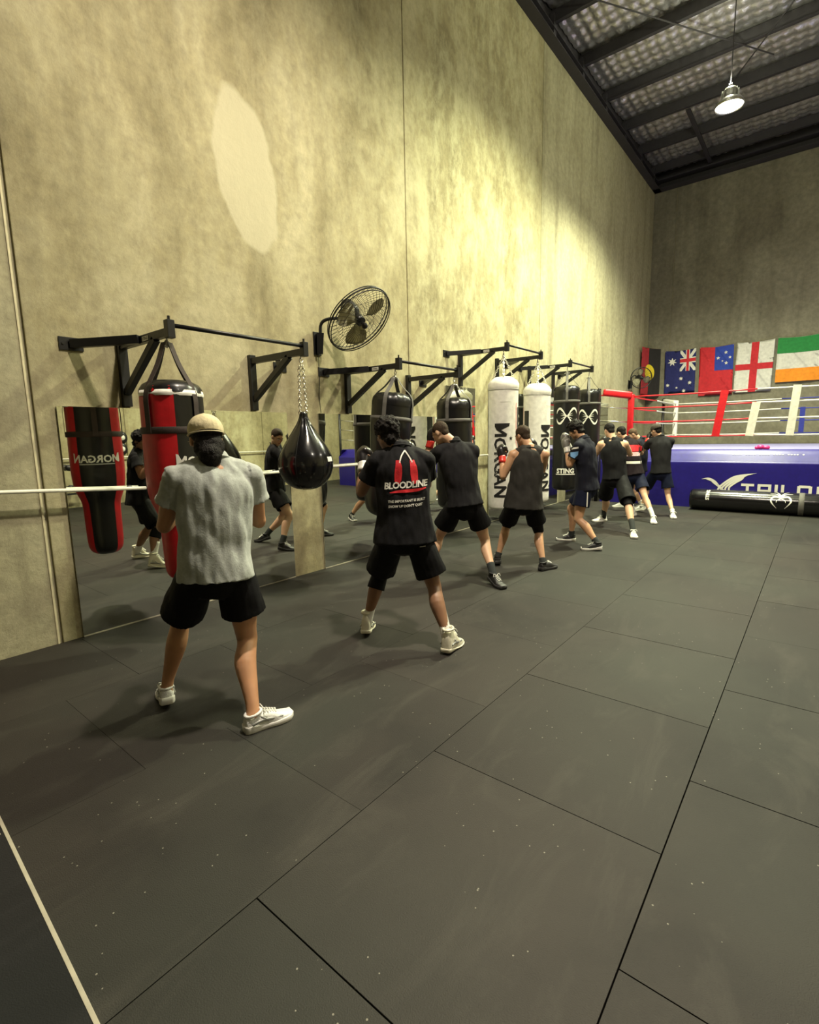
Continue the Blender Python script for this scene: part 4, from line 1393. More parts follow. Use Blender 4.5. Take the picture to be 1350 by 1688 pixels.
flag('national_flag', 'green, white and orange banded flag at the right edge', c4, 0, 'f_white', [('green_band', 'f_green', [R4(0, 0.645, 1, 1)]), ('orange_band', 'f_orange', [R4(0, 0, 1, 0.29)])], (4.0, YW, 2.92))
def c5(u, v, lift=0.0):
    s = noise.noise(V((u * 2.4, v * 1.3, 8.0))) * 0.05 * (1.1 - v)
    return V((0.10 + abs(s) + lift + 0.30 * u * u, 17.38 + 1.0 * u, 2.72 + 1.50 * v))
flag('national_flag', 'red and black flag with a yellow disc hanging in the corner', c5, 0, 'f_dred', [('black_half', 'f_black', [R4(0.5, 0, 1, 1)]), ('yellow_disc', 'f_yellow', [[(0.52 + 0.26 * math.cos(2 * PI * k / 24), 0.5 + 0.165 * math.sin(2 * PI * k / 24)) for k in range(24)]])], (0.0, 17.9, 2.72))

# ------------------------------------------------------------------ things seen only in the mirror, by the far wall
def squat():
    e = empty('squat_rack', (9.2, 4.35, 0), 'black steel squat rack reflected at the left end of the mirror', 'rack')
    off = e.location
    for dx in (-0.45, 0.45):
        for dy in (-0.5, 0.5):
            q = bmesh.new(); box(q, (9.2 + dx - 0.03, 4.35 + dy - 0.03, 0), (9.2 + dx + 0.03, 4.35 + dy + 0.03, 0.95), 0.004); shift(obj('upright', q, 'black_steel', e), off)
    q = bmesh.new()
    for dy in (-0.5, 0.5): box(q, (8.7, 4.35 + dy - 0.03, 0.9), (9.7, 4.35 + dy + 0.03, 0.96)); box(q, (8.7, 4.35 + dy - 0.03, 0.35), (9.7, 4.35 + dy + 0.03, 0.41))
    for dx in (-0.45, 0.45): box(q, (9.2 + dx - 0.03, 3.85, 0.42), (9.2 + dx + 0.03, 4.85, 0.46))
    shift(obj('shelf_rails', q, 'black_steel', e), off)
squat()
for k in range(10):
    x, y, z = 8.85 + 0.35 * (k % 2), 3.98 + 0.19 * (k // 2), 0.46 if k % 2 else 0.97
    e = empty('dumbbell', (x, y, z), 'round headed dumbbell on the rack reflected in the mirror', 'dumbbell', 'dumbbells on the rack')
    q = bmesh.new(); rod(q, (-0.14, 0, 0.075), (0.14, 0, 0.075), 0.016, 10); obj('grip', q, 'chrome', e, True)
    for s in (-1, 1):
        q = bmesh.new(); rod(q, (s * 0.09, 0, 0.075), (s * 0.17, 0, 0.075), 0.072, 18); obj('weight_head', q, 'black_steel', e, True)
e = empty('barbell', (9.4, 4.62, 0), 'barbell standing upright behind the dumbbell rack, seen in the mirror', 'barbell')
q = bmesh.new(); rod(q, (0, 0, 0.0), (0, 0, 1.75), 0.014, 10); obj('bar', q, 'chrome', e, True)
q = bmesh.new(); rod(q, (0, 0, 1.75), (0, 0, 2.18), 0.025, 12); rod(q, (0, 0, 1.73), (0, 0, 1.75), 0.04, 12); obj('sleeve', q, 'chrome', e, True)
for k, (z, y) in enumerate(((1.72, 5.86), (1.42, 5.84))):
    e = empty('focus_pad', (9.93, y, z), ('upper' if k == 0 else 'lower') + ' black focus pad with white disc hanging on the far wall, mirrored', 'pad', 'focus pads on the far wall')
    q = bmesh.new(); ball(q, (0, 0, 0), (0.05, 0.15, 0.17)); obj('pad_body', q, 'black_vinyl', e, True)
    q = bmesh.new(); tube(q, [(-0.045, 0, 0), (-0.056, 0, 0)], [0.07, 0.065], n=20, k=1, dome=False); obj('target_disc', q, 'white_print', e, True)
    q = bmesh.new(); rod(q, (0.03, 0, 0.15), (0.069, 0, 0.15), 0.01); obj('hook', q, 'chrome', e)
e = empty('exercise_ball', (9.35, 6.55, 0), 'big dark grey exercise ball by the far wall, mirrored beside the red bag', 'ball')
q = bmesh.new(); ball(q, (0, 0, 0.43), 0.43, seg=32); obj('ball_skin', q, 'black_vinyl', e, True)
q = bmesh.new(); tube(q, [(0.432 * math.cos(t) * 0.7, 0.432 * math.sin(t) * 0.7, 0.43 + 0.309) for t in [2 * PI * k / 32 for k in range(33)]], [0.004] * 33, n=5, k=1, dome=False); obj('moulded_ring', q, 'black_web', e, True)

# ------------------------------------------------------------------ people
def skin(name, c):
    m, nt, b = nodes_of(name)
    L = nt.links.new
    tc = N(nt, 'ShaderNodeTexCoord')
    nz = N(nt, 'ShaderNodeTexNoise', i_Scale=9.0, i_Detail=5.0)
    L(tc.outputs['Object'], nz.inputs['Vector'])
    L(ramp(nt, nz.outputs['Fac'], [(0.3, [x * 0.86 for x in c]), (0.7, [min(1, x * 1.1) for x in c])]), b.inputs['Base Color'])
    b.inputs['Roughness'].default_value = 0.48
    b.inputs['Subsurface Weight'].default_value = 0.12
    b.inputs['Subsurface Radius'].default_value = (0.02, 0.008, 0.004)
    b.inputs['Subsurface Scale'].default_value = 0.5
    return m
M['skin_tan'] = skin('tanned skin', (0.52, 0.27, 0.145))
M['skin_fair'] = skin('fair skin', (0.68, 0.42, 0.27))
M['skin_brown'] = skin('brown skin', (0.26, 0.135, 0.075))
M['skin_mid'] = skin('olive skin', (0.58, 0.33, 0.19))
M['shirt_grey'] = mat('grey jersey', (0.40, 0.43, 0.40), 0.9, var=0.10, scale=60, bump=0.15, bscale=120, sheen=0.2)
M['shirt_black'] = mat('black jersey', (0.0065, 0.0065, 0.008), 0.85, bump=0.15, bscale=120, spec=0.25)
M['shirt_charcoal'] = mat('charcoal jersey', (0.014, 0.014, 0.016), 0.85, bump=0.15, bscale=120, spec=0.25)
M['shirt_olive'] = mat('dark grey jersey', (0.032, 0.030, 0.027), 0.85, bump=0.15, bscale=120, spec=0.25)
M['shirt_navy'] = mat('navy jersey', (0.008, 0.009, 0.018), 0.8, bump=0.15, bscale=120, spec=0.25)
M['shirt_red'] = mat('dark jersey with red', (0.012, 0.007, 0.010), 0.85, spec=0.2)
M['short_black'] = mat('black shorts', (0.0035, 0.0035, 0.0045), 0.75, bump=0.2, bscale=40, spec=0.2)
M['short_navy'] = mat('navy shorts', (0.005, 0.008, 0.026), 0.75, bump=0.2, bscale=40, spec=0.2)
M['hair_dark'] = mat('dark hair', (0.007, 0.005, 0.004), 0.6, spec=0.2, var=0.5, scale=90, bump=0.8, bscale=160)
M['hair_brown'] = mat('brown hair', (0.045, 0.028, 0.016), 0.65, spec=0.2, var=0.4, scale=90, bump=0.8, bscale=160)
M['hair_light'] = mat('light brown hair', (0.10, 0.062, 0.036), 0.65, spec=0.2, var=0.4, scale=90, bump=0.8, bscale=160)
M['cap_beige'] = mat('beige cap cloth', (0.66, 0.58, 0.36), 0.9, bump=0.3, bscale=60)
M['cap_dark'] = mat('dark cap cloth', (0.05, 0.04, 0.03), 0.9, bump=0.3, bscale=60)
M['shoe_white'] = mat('white trainer mesh', (0.70, 0.70, 0.67), 0.6, bump=0.3, bscale=150)
M['shoe_cream'] = mat('cream boxing boot', (0.72, 0.69, 0.55), 0.5, bump=0.1)
M['shoe_black'] = mat('black trainer', (0.015, 0.015, 0.016), 0.5, bump=0.2, bscale=120)
M['sole_white'] = mat('white sole', (0.76, 0.75, 0.70), 0.5)
M['sole_dark'] = mat('dark sole', (0.03, 0.03, 0.03), 0.6)
M['silver'] = mat('silver trim', (0.42, 0.43, 0.42), 0.35, 0.5)
M['sock_white'] = mat('white sock', (0.74, 0.73, 0.68), 0.9, bump=0.4, bscale=200)
M['sock_dark'] = mat('dark sock', (0.03, 0.035, 0.035), 0.9, bump=0.4, bscale=200)
M['glove_black'] = mat('black glove leather', (0.012, 0.010, 0.011), 0.3, coat=0.2)
M['glove_white'] = mat('white glove leather', (0.70, 0.69, 0.64), 0.35)
M['glove_red'] = mat('red glove leather', (0.60, 0.035, 0.025), 0.35)
M['glove_grey'] = mat('grey glove leather', (0.16, 0.155, 0.14), 0.4)
M['eye_white'] = mat('eye white', (0.75, 0.73, 0.70), 0.2, var=0.02)
M['iris'] = mat('dark iris', (0.03, 0.02, 0.012), 0.15)
M['lips'] = mat('lips', (0.42, 0.17, 0.13), 0.5)

def ik(a, b, l1, l2, hint):
    a, b = V(a), V(b)
    d = b - a
    L = d.length
    if L > (l1 + l2) * 0.998:
        s = L / ((l1 + l2) * 0.998)
        l1 *= s; l2 *= s
    d.normalize()
    x = (l1 * l1 - l2 * l2 + L * L) / (2 * L)
    hgt = math.sqrt(max(0.0, l1 * l1 - x * x))
    h = V(hint) - d * V(hint).dot(d)
    h.normalize()
    return a + d * x + h * hgt

def shoe(root, off, heel, toe, lift, kind, side, upper, sole, W=1.0, boot=False, near=False):
    """heel/toe on the floor; returns ankle position"""
    heel, toe = V((heel[0], heel[1], 0)), V((toe[0], toe[1], 0))
    d = (toe - heel).normalized()
    L = 0.28
    s = d.cross(V((0, 0, 1)))
    ang = math.asin(min(0.9, lift / 0.19)) if lift else 0
    def W3(t, w, z):
        # t along the foot 0..1, w sideways, z up; foot pivots about the ball when the heel is up
        p = V((t * L, w, z))
        if lift and t < 0.68:
            px, pz = p.x - 0.68 * L, p.z
            p.x = 0.68 * L + px * math.cos(ang) + pz * math.sin(ang) * 0.6
            p.z = pz * math.cos(ang) - px * math.sin(ang)
        return heel + d * p.x + s * p.y + V((0, 0, max(p.z, 0.0)))
    wid = [0.55, 0.78, 0.84, 0.80, 0.80, 0.92, 1.0, 0.99, 0.86, 0.55]
    ts = [0.0, 0.05, 0.15, 0.3, 0.45, 0.58, 0.70, 0.82, 0.93, 1.0]
    skew = [0, 0, 0, 0.002, 0.006, 0.008, 0.008, 0.006, 0.004, 0.003]
    q = bmesh.new()
    rows = []
    sh = 0.034 if not boot else 0.018
    for t, w, k in zip(ts, wid, skew):
        ww = 0.052 * w * W
        k *= -side
        zt = sh + (0.010 if t < 0.2 else 0) - (0.004 if 0.3 < t < 0.6 else 0) + (0.008 if t > 0.95 else 0)
        zb = 0.0 + (0.010 if t > 0.97 else 0)
        rows.append([q.verts.new(W3(t, a * ww + k, z)) for a, z in ((-0.92, zb), (-1.03, zb + 0.008), (-1.03, zt - 0.004), (-0.96, zt), (0.96, zt), (1.03, zt - 0.004), (1.03, zb + 0.008), (0.92, zb))])
    for r0, r1 in zip(rows, rows[1:]):
        for j in range(8):
            q.faces.new((r0[j], r0[(j + 1) % 8], r1[(j + 1) % 8], r1[j]))
    q.faces.new(rows[0]); q.faces.new(rows[-1])
    e = empty('shoe', heel - off, None)
    e.parent = root
    tot = V(off) + V(e.location)
    o = shift(obj('sole', q, sole, e, True), tot)
    # upper
    q = bmesh.new(); rows = []
    ht = [0.085, 0.098, 0.100, 0.096, 0.098, 0.084, 0.066, 0.056, 0.048, 0.036]
    if boot: ht = [0.10, 0.15, 0.17, 0.17, 0.14, 0.095, 0.068, 0.056, 0.046, 0.034]
    n = 12
    for t, w, k, h in zip(ts, wid, skew, ht):
        ww = 0.048 * w * W
        k *= -side
        row = []
        for j in range(n):
            a = PI * j / (n - 1)
            c, s_ = math.cos(a), math.sin(a)
            x = math.copysign(abs(c) ** 0.75, c) * ww * (1 if s_ < 0.7 else 0.96)
            z = sh - 0.004 + (h - sh) * (s_ ** 0.62)
            if t < 0.40: x *= (1 - 0.22 * s_)
            row.append(q.verts.new(W3(t + (0.02 if t < 0.04 else 0), x + k, z)))
        rows.append(row)
    for r0, r1 in zip(rows, rows[1:]):
        for j in range(n - 1):
            q.faces.new((r0[j], r0[j + 1], r1[j + 1], r1[j]))
    q.faces.new(rows[0]); q.faces.new(rows[-1])
    shift(obj('upper', q, upper, e, True), tot)
    # laces and collar
    q = bmesh.new()
    for i in range(5 if not boot else 8):
        t = 0.42 + 0.055 * i if not boot else 0.30 + 0.045 * i
        hz = ht[4] + (ht[7] - ht[4]) * (t - 0.45) / 0.37 if t > 0.45 else ht[4] + (ht[3] - ht[4]) * (0.45 - t) / 0.15
        tube(q, [W3(t, -0.024, hz - 0.004), W3(t + 0.01, 0, hz + 0.007), W3(t, 0.024, hz - 0.004)], [0.0035] * 3, n=5, k=1, dome=False)
    for sx in (-1, 1):
        tube(q, [W3(0.42, sx * 0.004, ht[4] + 0.008), W3(0.40, sx * 0.035, ht[4] + 0.02), W3(0.45, sx * 0.045, ht[4] - 0.005)], [0.003] * 3, n=5, k=2, dome=False)
    shift(obj('laces', q, 'sole_white', e), tot)
    q = bmesh.new()
    ch = ht[2]
    pts = [W3(0.20 + 0.16 * math.cos(2 * PI * k / 14), 0.036 * math.sin(2 * PI * k / 14) * W, ch + 0.008 * math.cos(2 * PI * k / 14)) for k in range(15)]
    tube(q, pts, [0.009] * 15, n=6, k=1, dome=False)
    shift(obj('collar', q, upper, e, True), tot)
    if near:
        q = bmesh.new()
        for sx in (-1, 1):
            tube(q, [W3(0.12, sx * 0.047, 0.055), W3(0.35, sx * 0.045, 0.062), W3(0.55, sx * 0.046, 0.050), W3(0.74, sx * 0.050, 0.048)], [(0.004, 0.009)] * 4, ref=s, n=6, k=2)
            tube(q, [W3(0.30, sx * 0.043, 0.085), W3(0.45, sx * 0.046, 0.050)], [(0.004, 0.006)] * 2, ref=s, n=6, k=1)
        shift(obj('side_stripes', q, 'silver', e, True), tot)
    return W3(0.20, 0, 0.085)

def fist(bm, wr, d, palm_n, side, s=1.0):
    """closed hand: palm, four curled fingers, thumb across"""
    d = d.normalized(); pn = (palm_n - d * palm_n.dot(d)).normalized(); lat = d.cross(pn) * side
    tube(bm, [wr, wr + d * 0.035 * s, wr + d * 0.085 * s], [(0.028 * s, 0.021 * s), (0.040 * s, 0.019 * s), (0.042 * s, 0.016 * s)], ref=lat, n=12, k=2)
    for i, (o, l) in enumerate(((0.030, 0.92), (0.010, 1.0), (-0.011, 0.95), (-0.031, 0.78))):
        b0 = wr + d * (0.086 * s) + lat * o * s
        p1 = b0 + (d * 0.020 + pn * 0.030) * s * l
        p2 = p1 + (-d * 0.022 + pn * 0.012) * s * l
        p3 = p2 + (-d * 0.018 - pn * 0.014) * s * l
        tube(bm, [b0 - d * 0.01, b0 + d * 0.012 * s, p1, p2, p3], [0.0095 * s] * 3 + [0.0088 * s, 0.008 * s], n=8, k=2)
    t0 = wr + d * 0.03 * s + lat * 0.032 * s
    tube(bm, [t0, t0 + (d * 0.035 + lat * 0.012 + pn * 0.018) * s, t0 + (d * 0.048 - lat * 0.012 + pn * 0.046) * s, t0 + (d * 0.046 - lat * 0.036 + pn * 0.050) * s], [0.013 * s, 0.011 * s, 0.010 * s, 0.009 * s], n=8, k=2)

def person(label, g, pel, neck, head, face, chest, hipf, feet, hands, elbows, H=1.0, skin_m='skin_tan', top='shirt_black', top_kind='tee', short='short_black', hem_s=0.62, hem_t=0.86,
           hair='hair_dark', hair_kind='short', shoes=('shoe_black', 'sole_dark'), boot=False, socks=None, sock_z=(0.12, 0.20), gloves='glove_black', cuff='glove_red', leggings=(), knees=None, vox=0.009, near=False, cap=None, girth=1.0, hands_dir=None, fold=0.008, sleeve=0.60, loose=0.0):
    root = empty('person', (g[0], g[1], 0), label, 'person', 'boxers training along the wall')
    off = V((g[0], g[1], 0))
    pel, neck, head = V(pel), V(neck), V(head)
    fc = V((chest[0], chest[1], 0)).normalized(); fh = V((hipf[0], hipf[1], 0)).normalized()
    lc, lh = V((-fc.y, fc.x, 0)), V((-fh.y, fh.x, 0))
    ff = V(face).normalized()
    fl = V((0, 0, 1)).cross(ff).normalized(); fu = ff.cross(fl)
    spine = (neck - pel); su = spine.normalized()
    # feet first
    ank = []
    for k, (he, to, li) in enumerate(feet):
        ank.append(shoe(root, off, he, to, li, None, 1 if k == 0 else -1, shoes[0], shoes[1], 1.0, boot, near))
    hips = [pel + lh * 0.092 * H - V((0, 0, 0.02)), pel - lh * 0.092 * H - V((0, 0, 0.02))]
    fdir = [(V((f[1][0] - f[0][0], f[1][1] - f[0][1], 0))).normalized() for f in feet]
    kn = []
    for k in range(2):
        hint = knees[k] if knees else (fdir[k] * 0.25 + fh * 0.9)
        kn.append(ik(hips[k], ank[k], 0.435 * H, 0.425 * H, hint))
    sh = [neck + lc * 0.182 * H - su * 0.078, neck - lc * 0.182 * H - su * 0.078]
    wr = [V(h) for h in hands]
    el = [ik(sh[k], wr[k], 0.295 * H, 0.255 * H, elbows[k]) for k in range(2)]
    # ---------------- body
    b = bmesh.new()
    gH = H * girth
    mid = pel.lerp(neck, 0.45) - fc * 0.015
    tube(b, [pel - V((0, 0, 0.07)), pel, pel.lerp(neck, 0.22) - fh * 0.005, mid, pel.lerp(neck, 0.72), pel.lerp(neck, 0.90), neck + su * 0.01],
         [(0.13 * gH, 0.10 * gH), (0.156 * gH, 0.108 * gH), (0.142 * gH, 0.100 * gH), (0.158 * gH, 0.110 * gH), (0.178 * gH, 0.122 * gH), (0.165 * gH, 0.100 * gH), (0.068 * gH, 0.068 * gH)],
         ref=[lh, lh, lh, (lh + lc) / 2, lc, lc, lc], n=24, k=3)
    hb = head - fu * 0.035 - ff * 0.012
    tube(b, [neck - su * 0.05, neck.lerp(hb, 0.5) - ff * 0.006, hb], [(0.064 * gH, 0.062 * gH), (0.057 * gH, 0.056 * gH), (0.056 * gH, 0.058 * gH)], ref=fl, n=16, k=3)
    for k in range(2):
        sg = 1 if k == 0 else -1
        d = (kn[k] - hips[k]).normalized()
        tube(b, [hips[k] + V((0, 0, 0.02)) - (lh if k == 0 else -lh) * 0.015, hips[k].lerp(kn[k], 0.15), hips[k].lerp(kn[k], 0.5) + fdir[k] * 0.008, hips[k].lerp(kn[k], 0.85), kn[k], kn[k].lerp(ank[k], 0.12) - fdir[k] * 0.006, kn[k].lerp(ank[k], 0.32) - fdir[k] * 0.022, kn[k].lerp(ank[k], 0.60) - fdir[k] * 0.010, kn[k].lerp(ank[k], 0.86), ank[k] - V((0, 0, 0.03))],
             [(0.078 * gH, 0.090 * gH), (0.088 * gH, 0.094 * gH), (0.080 * gH, 0.084 * gH), (0.060 * gH, 0.062 * gH), (0.055 * gH, 0.058 * gH), (0.052 * gH, 0.055 * gH), (0.057 * gH, 0.061 * gH), (0.044 * gH, 0.047 * gH), (0.033 * H, 0.036 * H), (0.034 * H, 0.040 * H)],
             ref=fdir[k].cross(V((0, 0, 1))), n=18, k=3)
        u = (el[k] - sh[k]).normalized()
        ball(b, sh[k] - su * 0.005, (0.064 * gH, 0.064 * gH, 0.062 * gH))
        tube(b, [neck.lerp(sh[k], 0.10) - su * 0.015, neck.lerp(sh[k], 0.55) - su * 0.002, sh[k]], [0.056 * gH, 0.054 * gH, 0.056 * gH], n=14, k=2)
        tube(b, [sh[k], sh[k].lerp(el[k], 0.25), sh[k].lerp(el[k], 0.55), sh[k].lerp(el[k], 0.88), el[k], el[k].lerp(wr[k], 0.12), el[k].lerp(wr[k], 0.32), el[k].lerp(wr[k], 0.75), wr[k]],
             [0.058 * gH, 0.056 * gH, 0.052 * gH, 0.041 * gH, 0.040 * gH, 0.044 * gH, 0.045 * gH, 0.033 * H, 0.028 * H], n=14, k=3)
        hd = (wr[k] - el[k]).normalized()
        fist(b, wr[k], hd, (neck - wr[k]) if hands_dir is None else hands_dir, sg, 1.0 * H)
    fr = (fl, ff, fu)
    ball(b, head + fu * 0.030 * H - ff * 0.012 * H, (0.073 * H, 0.092 * H, 0.088 * H), fr, 20)
    ball(b, head - fu * 0.030 * H + ff * 0.028 * H, (0.056 * H, 0.062 * H, 0.078 * H), fr, 18)
    ball(b, head - fu * 0.088 * H + ff * 0.062 * H, (0.026 * H, 0.022 * H, 0.020 * H), fr, 12)
    for s_ in (-1, 1):
        ball(b, head - fu * 0.05 * H + fl * s_ * 0.042 * H + ff * 0.012 * H, (0.016 * H, 0.034 * H, 0.026 * H), fr, 10)
        ball(b, head + fl * s_ * 0.076 * H - ff * 0.008 * H - fu * 0.005 * H, (0.009 * H, 0.019 * H, 0.031 * H), fr, 10)
        ball(b, head + fl * s_ * 0.040 * H + ff * 0.062 * H - fu * 0.018 * H, (0.020 * H, 0.016 * H, 0.016 * H), fr, 10)
    tube(b, [head + ff * 0.078 * H + fu * 0.012 * H, head + ff * 0.094 * H - fu * 0.016 * H, head + ff * 0.100 * H - fu * 0.030 * H], [(0.008, 0.008), (0.012, 0.010), (0.016, 0.011)], ref=fl, n=8, k=2)
    tube(b, [head + fl * 0.05 * H + ff * 0.062 * H + fu * 0.018 * H, head + ff * 0.080 * H + fu * 0.021 * H, head - fl * 0.05 * H + ff * 0.062 * H + fu * 0.018 * H], [0.010, 0.012, 0.010], n=8, k=3)
    body = remesh('body', b, vox, skin_m, root, off, 2)
    for s_ in (-1, 1):
        q = bmesh.new(); c = head + fl * s_ * 0.032 * H + ff * 0.074 * H + fu * 0.002 * H
        ball(q, c, 0.0125 * H, seg=12); o = shift(obj('eye', q, 'eye_white', root, True), off)
        q = bmesh.new(); ball(q, c + ff * 0.008 * H, (0.0062 * H, 0.0062 * H, 0.0062 * H), fr, 10); i_ = shift(obj('iris', q, 'iris', o, True), off)
        q = bmesh.new(); tube(q, [head + fl * s_ * 0.014 * H + ff * 0.088 * H + fu * 0.022 * H, head + fl * s_ * 0.034 * H + ff * 0.085 * H + fu * 0.028 * H, head + fl * s_ * 0.052 * H + ff * 0.070 * H + fu * 0.022 * H], [0.0045, 0.005, 0.003], n=6, k=2)
        shift(obj('eyebrow', q, hair, root, True), off)
    q = bmesh.new(); ball(q, head + ff * 0.083 * H - fu * 0.055 * H, (0.022 * H, 0.009 * H, 0.009 * H), fr, 12); shift(obj('lips', q, 'lips', root, True), off)
    # ---------------- hair
    q = bmesh.new()
    hc = head + fu * 0.036 * H - ff * 0.016 * H
    def hd_(amp, f=26):
        return lambda p, n_: amp * noise.noise(p * f) + amp * 0.5 * noise.noise(p * f * 2.6)
    if hair_kind == 'short':
        ball(q, hc + fu * 0.006, (0.080 * H, 0.094 * H, 0.090 * H), fr, 20)
        ball(q, head - ff * 0.055 * H - fu * 0.020 * H, (0.058 * H, 0.045 * H, 0.060 * H), fr, 14)
        cutp, cutn = head + ff * 0.030 * H + fu * 0.012 * H, (ff * 0.80 - fu * 0.75)
        amp = 0.003
    elif hair_kind == 'crop':
        ball(q, hc + fu * 0.002, (0.0765 * H, 0.092 * H, 0.088 * H), fr, 20)
        ball(q, head - ff * 0.055 * H - fu * 0.01 * H, (0.055 * H, 0.042 * H, 0.055 * H), fr, 14)
        cutp, cutn = head + ff * 0.026 * H + fu * 0.018 * H, (ff * 0.80 - fu * 0.8)
        amp = 0.0015
    elif hair_kind == 'curly':
        ball(q, hc + fu * 0.012, (0.096 * H, 0.108 * H, 0.100 * H), fr, 20)
        ball(q, head - ff * 0.058 * H - fu * 0.03 * H, (0.070 * H, 0.052 * H, 0.064 * H), fr, 14)
        ball(q, head + ff * 0.060 * H + fu * 0.085 * H, (0.062 * H, 0.045 * H, 0.034 * H), fr, 14)
        cutp, cutn = head + ff * 0.055 * H + fu * 0.012 * H, (ff * 0.75 - fu * 0.8)
        amp = 0.017
    else:  # long, tied at the nape
        ball(q, hc, (0.082 * H, 0.094 * H, 0.085 * H), fr, 20)
        ball(q, head - ff * 0.065 * H - fu * 0.045 * H, (0.080 * H, 0.055 * H, 0.075 * H), fr, 16)
        ball(q, head - ff * 0.085 * H - fu * 0.085 * H + fl * 0.004, (0.062 * H, 0.050 * H, 0.060 * H), fr, 16)
        ball(q, head - ff * 0.075 * H - fu * 0.115 * H, (0.048 * H, 0.040 * H, 0.050 * H), fr, 16)
        cutp, cutn = head + ff * 0.02 * H + fu * 0.01 * H, (ff * 0.85 - fu * 0.5)
        amp = 0.005
    ho = remesh('hair', q, vox * 0.8, hair, root, off, 1, hd_(amp))
    me = ho.data
    b2 = bmesh.new(); b2.from_mesh(me)
    bmesh.ops.bisect_plane(b2, geom=b2.verts[:] + b2.edges[:] + b2.faces[:], plane_co=cutp - off, plane_no=cutn.normalized(), clear_outer=True)
    ed = [x for x in b2.edges if x.is_boundary]
    if ed: bmesh.ops.holes_fill(b2, edges=ed)
    b2.to_mesh(me); b2.free()
    # ---------------- cap
    if cap:
        q = bmesh.new()
        ball(q, hc + fu * 0.016 - ff * 0.004, (0.090 * H, 0.106 * H, 0.086 * H), fr, 24)
        co = remesh('cap', q, vox * 0.7, cap, root, off, 1, lambda p, n_: 0.0025 * noise.noise(p * 22))
        b2 = bmesh.new(); b2.from_mesh(co.data)
        bmesh.ops.bisect_plane(b2, geom=b2.verts[:] + b2.edges[:] + b2.faces[:], plane_co=head + fu * 0.026 * H - off, plane_no=(-fu - ff * 0.10).normalized(), clear_outer=True)
        b2.to_mesh(co.data); b2.free()
        q = bmesh.new()
        rows = []
        for i in range(9):
            a = -0.75 + 1.5 * i / 8
            r0, r1 = 0.100, 0.165 - 0.03 * (a / 0.75) ** 2
            dirv = ff * math.cos(a) + fl * math.sin(a) * 0.86
            rows.append([q.verts.new(hc + dirv * r * H - fu * (0.004 + 0.15 * (r - 0.1) + 0.03 * a * a) * H) for r in (r0 * 0.9, r0, (r0 + r1) / 2, r1)])
        for r0, r1 in zip(rows, rows[1:]):
            for j in range(3): q.faces.new((r0[j], r0[j + 1], r1[j + 1], r1[j]))
        bmesh.ops.solidify(q, geom=q.faces[:], thickness=0.004)
        bo = shift(obj('brim', q, cap, None, True), off + V(co.location))
        bo.parent = co
        q = bmesh.new(); ball(q, hc + fu * 0.103 * H - ff * 0.004, (0.008, 0.008, 0.004), fr, 10)
        tube(q, [hc - fu * 0.008 * H + (ff * math.cos(t) * 0.104 - ff * 0.004 + fl * math.sin(t) * 0.0885) * H for t in [2 * PI * k / 24 for k in range(25)]], [(0.0035, 0.007)] * 25, ref=None, n=6, k=1, dome=False)
        bo = shift(obj('cap_band', q, cap, None, True), off); bo.parent = co
    # ---------------- shirt
    q = bmesh.new()
    hemc = V((pel.x, pel.y, hem_t)) + fh * 0.0
    tank = top_kind == 'tank'
    lo = 0.02 if tank else 0.026
    lz = loose
    tube(q, [neck + su * (0.024 if not tank else -0.010), pel.lerp(neck, 0.93), pel.lerp(neck, 0.80), pel.lerp(neck, 0.62), mid - su * 0.03, pel.lerp(neck, 0.18), hemc],
         [(0.078 * gH, 0.078 * gH), ((0.150 if not tank else 0.125) * gH + 0.01, 0.100 * gH + 0.006), ((0.180 if not tank else 0.150) * gH + lo, 0.118 * gH + lo * 0.7), (0.176 * gH + lo, 0.126 * gH + lo * 0.7), (0.160 * gH + lo + lz * 0.3, 0.114 * gH + lo * 0.8 + lz * 0.2), (0.158 * gH + lo + lz * 0.7, 0.118 * gH + lo + lz * 0.5), (0.178 * gH + lo + lz, 0.136 * gH + lo + lz * 0.7)],
         ref=[lc, lc, lc, lc, (lh + lc) / 2, lh, lh], n=26, k=4, cup=True)
    if not tank:
        for k in range(2):
            L_ = sleeve
            ball(q, sh[k] - su * 0.004, (0.076 * gH, 0.076 * gH, 0.074 * gH))
            tube(q, [neck.lerp(sh[k], 0.18) - su * 0.012, neck.lerp(sh[k], 0.60) - su * 0.001, sh[k].lerp(el[k], 0.04) + su * 0.002, sh[k].lerp(el[k], 0.35), sh[k].lerp(el[k], L_)],
                 [0.069 * gH, 0.068 * gH, 0.072 * gH, 0.074 * gH, 0.084 * gH], n=18, k=3, cup=True)
    else:
        for k in range(2):
            tube(q, [neck.lerp(sh[k], 0.12) - su * 0.012, neck.lerp(sh[k], 0.42) - su * 0.004, neck.lerp(sh[k], 0.66) - su * 0.004], [0.070 * gH, 0.068 * gH, 0.067 * gH], n=18, k=2)
    sd = random.uniform(0, 50)
    def fold_fn(p, n_):
        l = p - pel
        x = l.dot(lc); z = l.dot(su); y = l.dot(fc)
        a = noise.noise(V((x * 17 + sd, y * 15, z * 4.5 + 3 * x))) * fold
        a += noise.noise(V((x * 7, y * 7 + sd, z * 9 - 5 * x))) * fold * 0.7
        a += (noise.noise(V((x * 34 + sd, y * 30, z * 13))) * fold * 0.3)
        return a * (0.25 if abs(x) > 0.205 * gH + lz and z > 0.15 else 1.0)
    so = remesh('shirt' if not tank else 'tank_top', q, vox, top, root, off, 2, fold_fn)
    q = bmesh.new()
    tube(q, [neck + su * (0.022 if not tank else -0.012) + (lc * math.cos(t) * 0.074 + fc * (math.sin(t) * 0.074 - 0.004) + su * (-0.022 * math.sin(t))) * gH for t in [2 * PI * k / 24 for k in range(25)]], [0.0065] * 25, n=6, k=1, dome=False)
